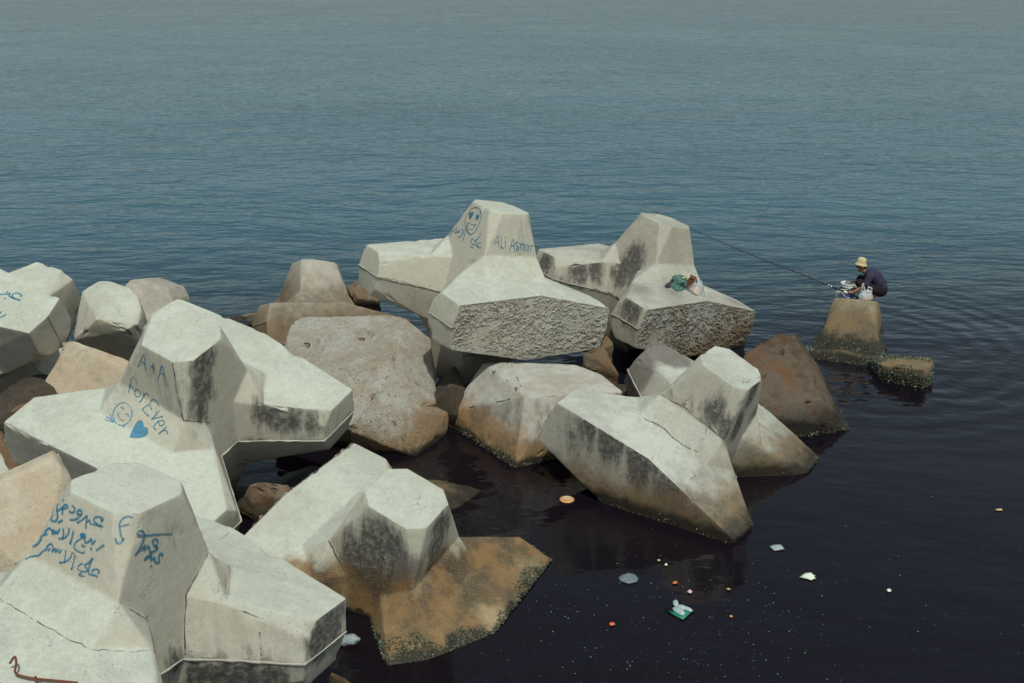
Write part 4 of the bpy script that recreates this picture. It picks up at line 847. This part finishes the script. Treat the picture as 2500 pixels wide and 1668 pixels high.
# ---------------------------------------------------------------- rusted hooks in the worn block, bar on the nearest block
RUST = simple('rusty_iron', (.16, .060, .030), .9, .1, var=.5, scale=60)
wt = BVHTree.FromPolygons([worn.matrix_world @ v.co for v in worn.data.vertices], [tuple(p.vertices) for p in worn.data.polygons])
bpy.context.view_layer.update(); wt = BVHTree.FromPolygons([worn.matrix_world @ v.co for v in worn.data.vertices], [tuple(p.vertices) for p in worn.data.polygons])
for (x, y) in ((749, 840), (881, 828)):
    d = ray(x, y).normalized(); loc, n, i, ds = wt.ray_cast(CO, d)
    if loc is None: continue
    hkpts = [loc-n*.06+Vector((-.04,.04,0)), loc+n*.02+Vector((-.035,.0,.0)), loc+n*.06+Vector((-.01,-.03,0)), loc+n*.05+Vector((.03,-.04,0)), loc+n*.01+Vector((.04,-.03,-.01)), loc-n*.05+Vector((.03,.0,0))]
    Mi = worn.matrix_world.inverted(); mesh('lifting_hook', [Mi @ p for p in tube(smoothpts(hkpts, 5), .011, 8)[0]], tube(smoothpts(hkpts, 5), .011, 8)[1], RUST, worn, True)
def on(key, px, py, lift=.02):
    h = on_block(key, px, py); return h[0]+h[1]*lift if h else None
b0 = [on('arabic', 24, 1632, .05), on('arabic', 36, 1628, .10), on('arabic', 40, 1640, .08), on('arabic', 39, 1652, .03), on('arabic', 80, 1661, .02), on('arabic', 130, 1666, .02), on('arabic', 190, 1672, .02)]
b0 = [p for p in b0 if p]
rb = mesh('iron_bar', *tube(smoothpts(b0, 5), .0085, 8), RUST, None, True); tag(rb, 'thin rusty iron bar with a bent end lying on the nearest block', 'iron bar')
b1 = [p for p in (on('arabic', 88, 1660, .03), on('arabic', 84, 1668, .05), on('arabic', 92, 1674, .03), on('arabic', 100, 1664, .03)) if p]
mesh('binding_wire', [v for v in tube(smoothpts(b1, 5), .007, 6)[0]], tube(smoothpts(b1, 5), .007, 6)[1], RUST, rb, True)
# ---------------------------------------------------------------- flotsam
def flat(name, pix, mat, label, cat, z=.012, sag=.01, seed=1.0, group='litter floating by the blocks'):
    P_ = [at_h(x, y, 0)+Vector((0, 0, z)) for x, y in pix]; c = sum(P_, Vector())/len(P_); V = [c+Vector((0,0,sag))]; F = []; m = len(P_)
    for rr in (.55, 1.0):
        for p in P_:
            q = c.lerp(p, rr); q.z = z + sag*(1-rr) + .006*noise.noise(q*9+Vector((seed,0,0))); V.append(q)
    for i in range(m):
        j = (i+1) % m; F.append((0, 1+i, 1+j)); F.append((1+i, 1+m+i, 1+m+j, 1+j))
    V = [v-c for v in V]; o = mesh(name, V, F, mat, None, True); o.location = c
    md = o.modifiers.new('thick', 'SOLIDIFY'); md.thickness = .006
    return tag(o, label, cat, group)
ZZ = 550/2350
def zz(L): return [(1500+u*ZZ, 1320+v*ZZ) for u, v in L]
PACK = simple('green_card', (.018, .17, .10), .5, .3, var=.2); PACKG = simple('grey_window', (.33, .40, .40), .4, .4, var=.15); PAPER = simple('wet_paper', (.62, .66, .54), .8, var=.06); ORNG = simple('orange_plastic', (.60, .14, .05), .5); PINK = simple('white_pink_wrapper', (.62, .42, .42), .5, var=.5, scale=60); STRAW = simple('straw_bits', (.50, .38, .16), .8); FILMD = film('grey_film', (.28, .33, .36), .42); TIN = simple('tan_lid', (.55, .27, .10), .5, var=.3)
pk = flat('blister_pack', zz([(510,728),(600,772),(650,745),(720,735),(770,740),(828,738),(770,790),(715,838),(640,800)]), PACK, 'green card blister pack with grey clear windows afloat', 'packaging', seed=2)
def sub(parent, L, mat, nm, z):
    P_ = [at_h(x, y, 0)+Vector((0, 0, z))-parent.location for x, y in smoothpix(zz(L))]; c = sum(P_, Vector())/len(P_); top = [c.lerp(p, .7)+Vector((0,0,.02)) for p in P_]; m = len(P_)
    V = P_+top+[c+Vector((0,0,.024))]; F = [(i, (i+1) % m, m+(i+1) % m, m+i) for i in range(m)]+[(m+i, m+(i+1) % m, 2*m) for i in range(m)]
    return mesh(nm, V, F, mat, parent, True)
def smoothpix(L): return [(p.x, p.y) for p in smoothpts([(x, y, 0) for x, y in L], 3, True)]
sub(pk, [(608,722),(650,712),(700,742),(738,775),(715,800),(660,780),(615,750)], PACKG, 'window', .026)
sub(pk, [(645,700),(700,700),(760,725),(812,745),(800,765),(745,750),(690,740),(655,720)], PACKG, 'window', .028)
sub(pk, [(610,650),(650,640),(668,672),(660,695),(630,700),(612,680)], PACKG, 'window', .020)
flat('paper_scrap', zz([(1930,395),(1985,352),(2050,345),(2075,372),(2095,380),(2080,395),(2100,410),(2070,412),(2055,425),(2010,410)]), PAPER, 'white torn paper scrap floating alone in the dark water', 'paper', sag=.03, seed=3)
flat('film_scrap', zz([(1618,72),(1660,58),(1735,52),(1772,102),(1705,112),(1665,118)]), film('silvery_film', (.45,.52,.52), .6), 'square silvery film floating right of the fin block tip', 'plastic film', seed=4)
flat('film_scrap', zz([(40,405),(80,370),(150,350),(215,365),(250,410),(235,445),(150,460),(70,440)]), FILMD, 'large clear grey film spread on the dark water', 'plastic film', seed=5)
flat('orange_scrap', zz([(605,445),(650,432),(658,455),(612,466)]), ORNG, 'small bright orange plastic scrap near the clear film', 'plastic scrap', seed=6)
flat('wrapper', zz([(758,545),(785,520),(812,545),(795,562),(772,555)]), PINK, 'small white and pink wrapper above the green pack', 'wrapper', seed=7)
flat('bottle_cap', zz([(524,256),(540,250),(552,260),(546,272),(528,272)]), PAPER, 'small round white cap floating under the fin block', 'bottle cap', seed=8)
flat('brown_scrap', zz([(1198,795),(1225,790),(1232,806),(1210,814)]), TIN, 'small brown scrap floating right of the green pack', 'plastic scrap', seed=9)
flat('orange_scrap', [(1487,1524), (1497,1522), (1502,1528), (1490,1531)], ORNG, 'small orange white scrap near the bottom of the picture', 'plastic scrap', seed=10)
flat('yellow_scrap', zz([(445,212),(470,207),(480,218),(455,226)]), STRAW, 'tiny yellow scrap left of the round white cap', 'plastic scrap', seed=11)
flat('straw_stick', [(2430,1246), (2446,1245), (2446,1249), (2431,1249)], STRAW, 'short yellow stick floating at the right edge', 'stick', seed=12)
flat('white_scrap', [(2164,1443), (2172,1440), (2176,1446), (2168,1449)], PAPER, 'tiny white scrap floating far right of the paper scrap', 'plastic scrap', seed=13)
flat('leaf_scrap', zz([(1160,516),(1190,512),(1215,520),(1190,526)]), STRAW, 'thin yellow blade floating left of the torn paper', 'leaf', seed=14)
lidc = at_h(1384, 1221, 0); V, F = lathe([(.001,.012),(.03,.012),(.045,.022),(.075,.022),(.095,.012),(.094,.004),(.001,.004)], 22); V = [Vector((v.x*1.0, v.y, v.z)) for v in V]
lid = mesh('can_lid', V, F, TIN, None, True); lid.location = lidc; tag(lid, 'tan ring-shaped lid floating between the two drowned blocks', 'lid', 'litter floating by the blocks')
mesh('pull_ring', *tube([Vector((math.cos(a*.628)*.038, math.sin(a*.628)*.03, .026)) for a in range(10)], .006, 6, True), PAPER, lid, True)
# crushed clear bottle wedged at the tip of the nearest block's arm
bp = at_h(848, 1562, .12)
V, F = lathe([(.001,-.10),(.040,-.10),(.062,-.085),(.066,-.04),(.058,-.01),(.066,.03),(.064,.08),(.050,.10),(.022,.125),(.020,.15),(.001,.15)], 20)
V = [Vector((v.x*(1+.15*noise.noise(v*14)), v.y*.85*(1+.2*noise.noise(v*11)), v.z)) for v in V]
bo = mesh('plastic_bottle', V, F, film('bottle_film', (.55,.62,.66), .38), None, True); bo.location = bp; bo.rotation_euler = (R(70), R(20), R(60)); tag(bo, 'crushed clear plastic bottle floating beside the nearest block', 'bottle')
# foam specks and crumbs: uncountable
rnd = random.Random(11); V = []; F = []
for i in range(520):
    if i < 380: x = rnd.gauss(1640, 260); y = rnd.gauss(1530, 95)
    else: x = rnd.uniform(1000, 2500); y = rnd.uniform(1130, 1668)
    if y > 1700 or y < 1100 or x < 830: continue
    p = at_h(x, y, 0); r = .0025+.0065*rnd.random()**4; b = len(V); a0 = rnd.uniform(0, 3)
    for k in range(5): V.append(p+Vector((math.cos(a0+k*1.257)*r, math.sin(a0+k*1.257)*r, .005)))
    V.append(p+Vector((0, 0, .009)))
    F += [(b+k, b+(k+1) % 5, b+5) for k in range(5)]
fs = mesh('foam_specks', V, F, simple('foam', (.20, .21, .21), .8, var=.5, scale=8)); tag(fs, 'fine white foam specks scattered on the dark water', 'foam', None, 'stuff')
# ---------------------------------------------------------------- weed and barnacles along the waterline
def weed(owner, zmin, zmax, n, size, seed, label=None, bias=1.0, keep=None):
    """short tufts rooted on the faces of a block between two heights"""
    me = owner.data; mw = owner.matrix_world; me.calc_loop_triangles(); tr = []; W = []
    co = [mw @ v.co for v in me.vertices]
    for t in me.loop_triangles:
        a, b, c = (co[i] for i in t.vertices); z = (a.z+b.z+c.z)/3
        if not (zmin-.05 < z < zmax+.05): continue
        nn = (b-a).cross(c-a)
        if nn.length < 1e-9 or nn.normalized().z < -.3: continue
        ce = (a+b+c)/3
        if keep and not keep(ce): continue
        tr.append((a, b, c, nn.normalized())); W.append(nn.length)
    if not tr: return
    rr = random.Random(seed); V = []; F = []; C = []
    for a, b, c, nn in rr.choices(tr, W, k=n):
        u, v = rr.random(), rr.random()
        if u+v > 1: u, v = 1-u, 1-v
        p = a+(b-a)*u+(c-a)*v
        lim = zmax*(.55+.9*noise.noise(p*2.5)); 
        if p.z > max(zmin+.02, lim) or p.z < zmin: continue
        s = size*rr.uniform(.5, 1.3); d = (nn + Vector((rr.gauss(0,.5), rr.gauss(0,.5), rr.gauss(-.2,.4)))).normalized(); q = d.orthogonal().normalized(); w_ = d.cross(q); k = len(V); ph = rr.uniform(0, 6)
        for j in range(3): V.append(p - nn*.004 + (q*math.cos(ph+j*2.09)+w_*math.sin(ph+j*2.09))*s*.45)
        V.append(p+d*s); F += [(k, k+1, k+3), (k+1, k+2, k+3), (k+2, k, k+3)]; cc = rr.random()*.7+.3*(.5+.5*noise.noise(p*6)); C += [cc]*4
    Mi = mw.inverted(); o = mesh('weed_fringe', [Mi @ v for v in V], F, M['weed'], owner); at = o.data.attributes.new('shade', 'FLOAT', 'POINT'); at.data.foreach_set('value', C); o['kind'] = 'stuff'
    if label: o['label'] = label
g = NT('weed'); sa = g.n('Attribute', attribute_name='shade').outputs['Fac']
cr_ = g.n('ValToRGB', {0: sa}); e = cr_.color_ramp.elements; e[0].position = .25; e[0].color = (.012, .018, .010, 1); e[1].position = .85; e[1].color = (.26, .29, .22, 1)
e2 = e.new(.5); e2.color = (.040, .075, .040, 1); e3 = e.new(.68); e3.color = (.10, .085, .045, 1)
M['weed'] = g.end(g.n('BsdfPrincipled', {'Base Color': cr_.outputs[0], 'Roughness': .8}).outputs[0])
bpy.context.view_layer.update()
weed(white, 0, .10, 9000, .019, 1, 'pale green weed along the drowned foot', keep=lambda c: c.x > -1.45)
weed(fin, 0, .12, 2200, .016, 2); weed(fisher, 0, .13, 3600, .026, 3); weed(brownblk, 0, .16, 2600, .026, 4); weed(tideblk, 0, .12, 2600, .020, 5)
weed(broken_arm, .0, .42, 3600, .024, 6, 'green weed over the top of the broken arm')
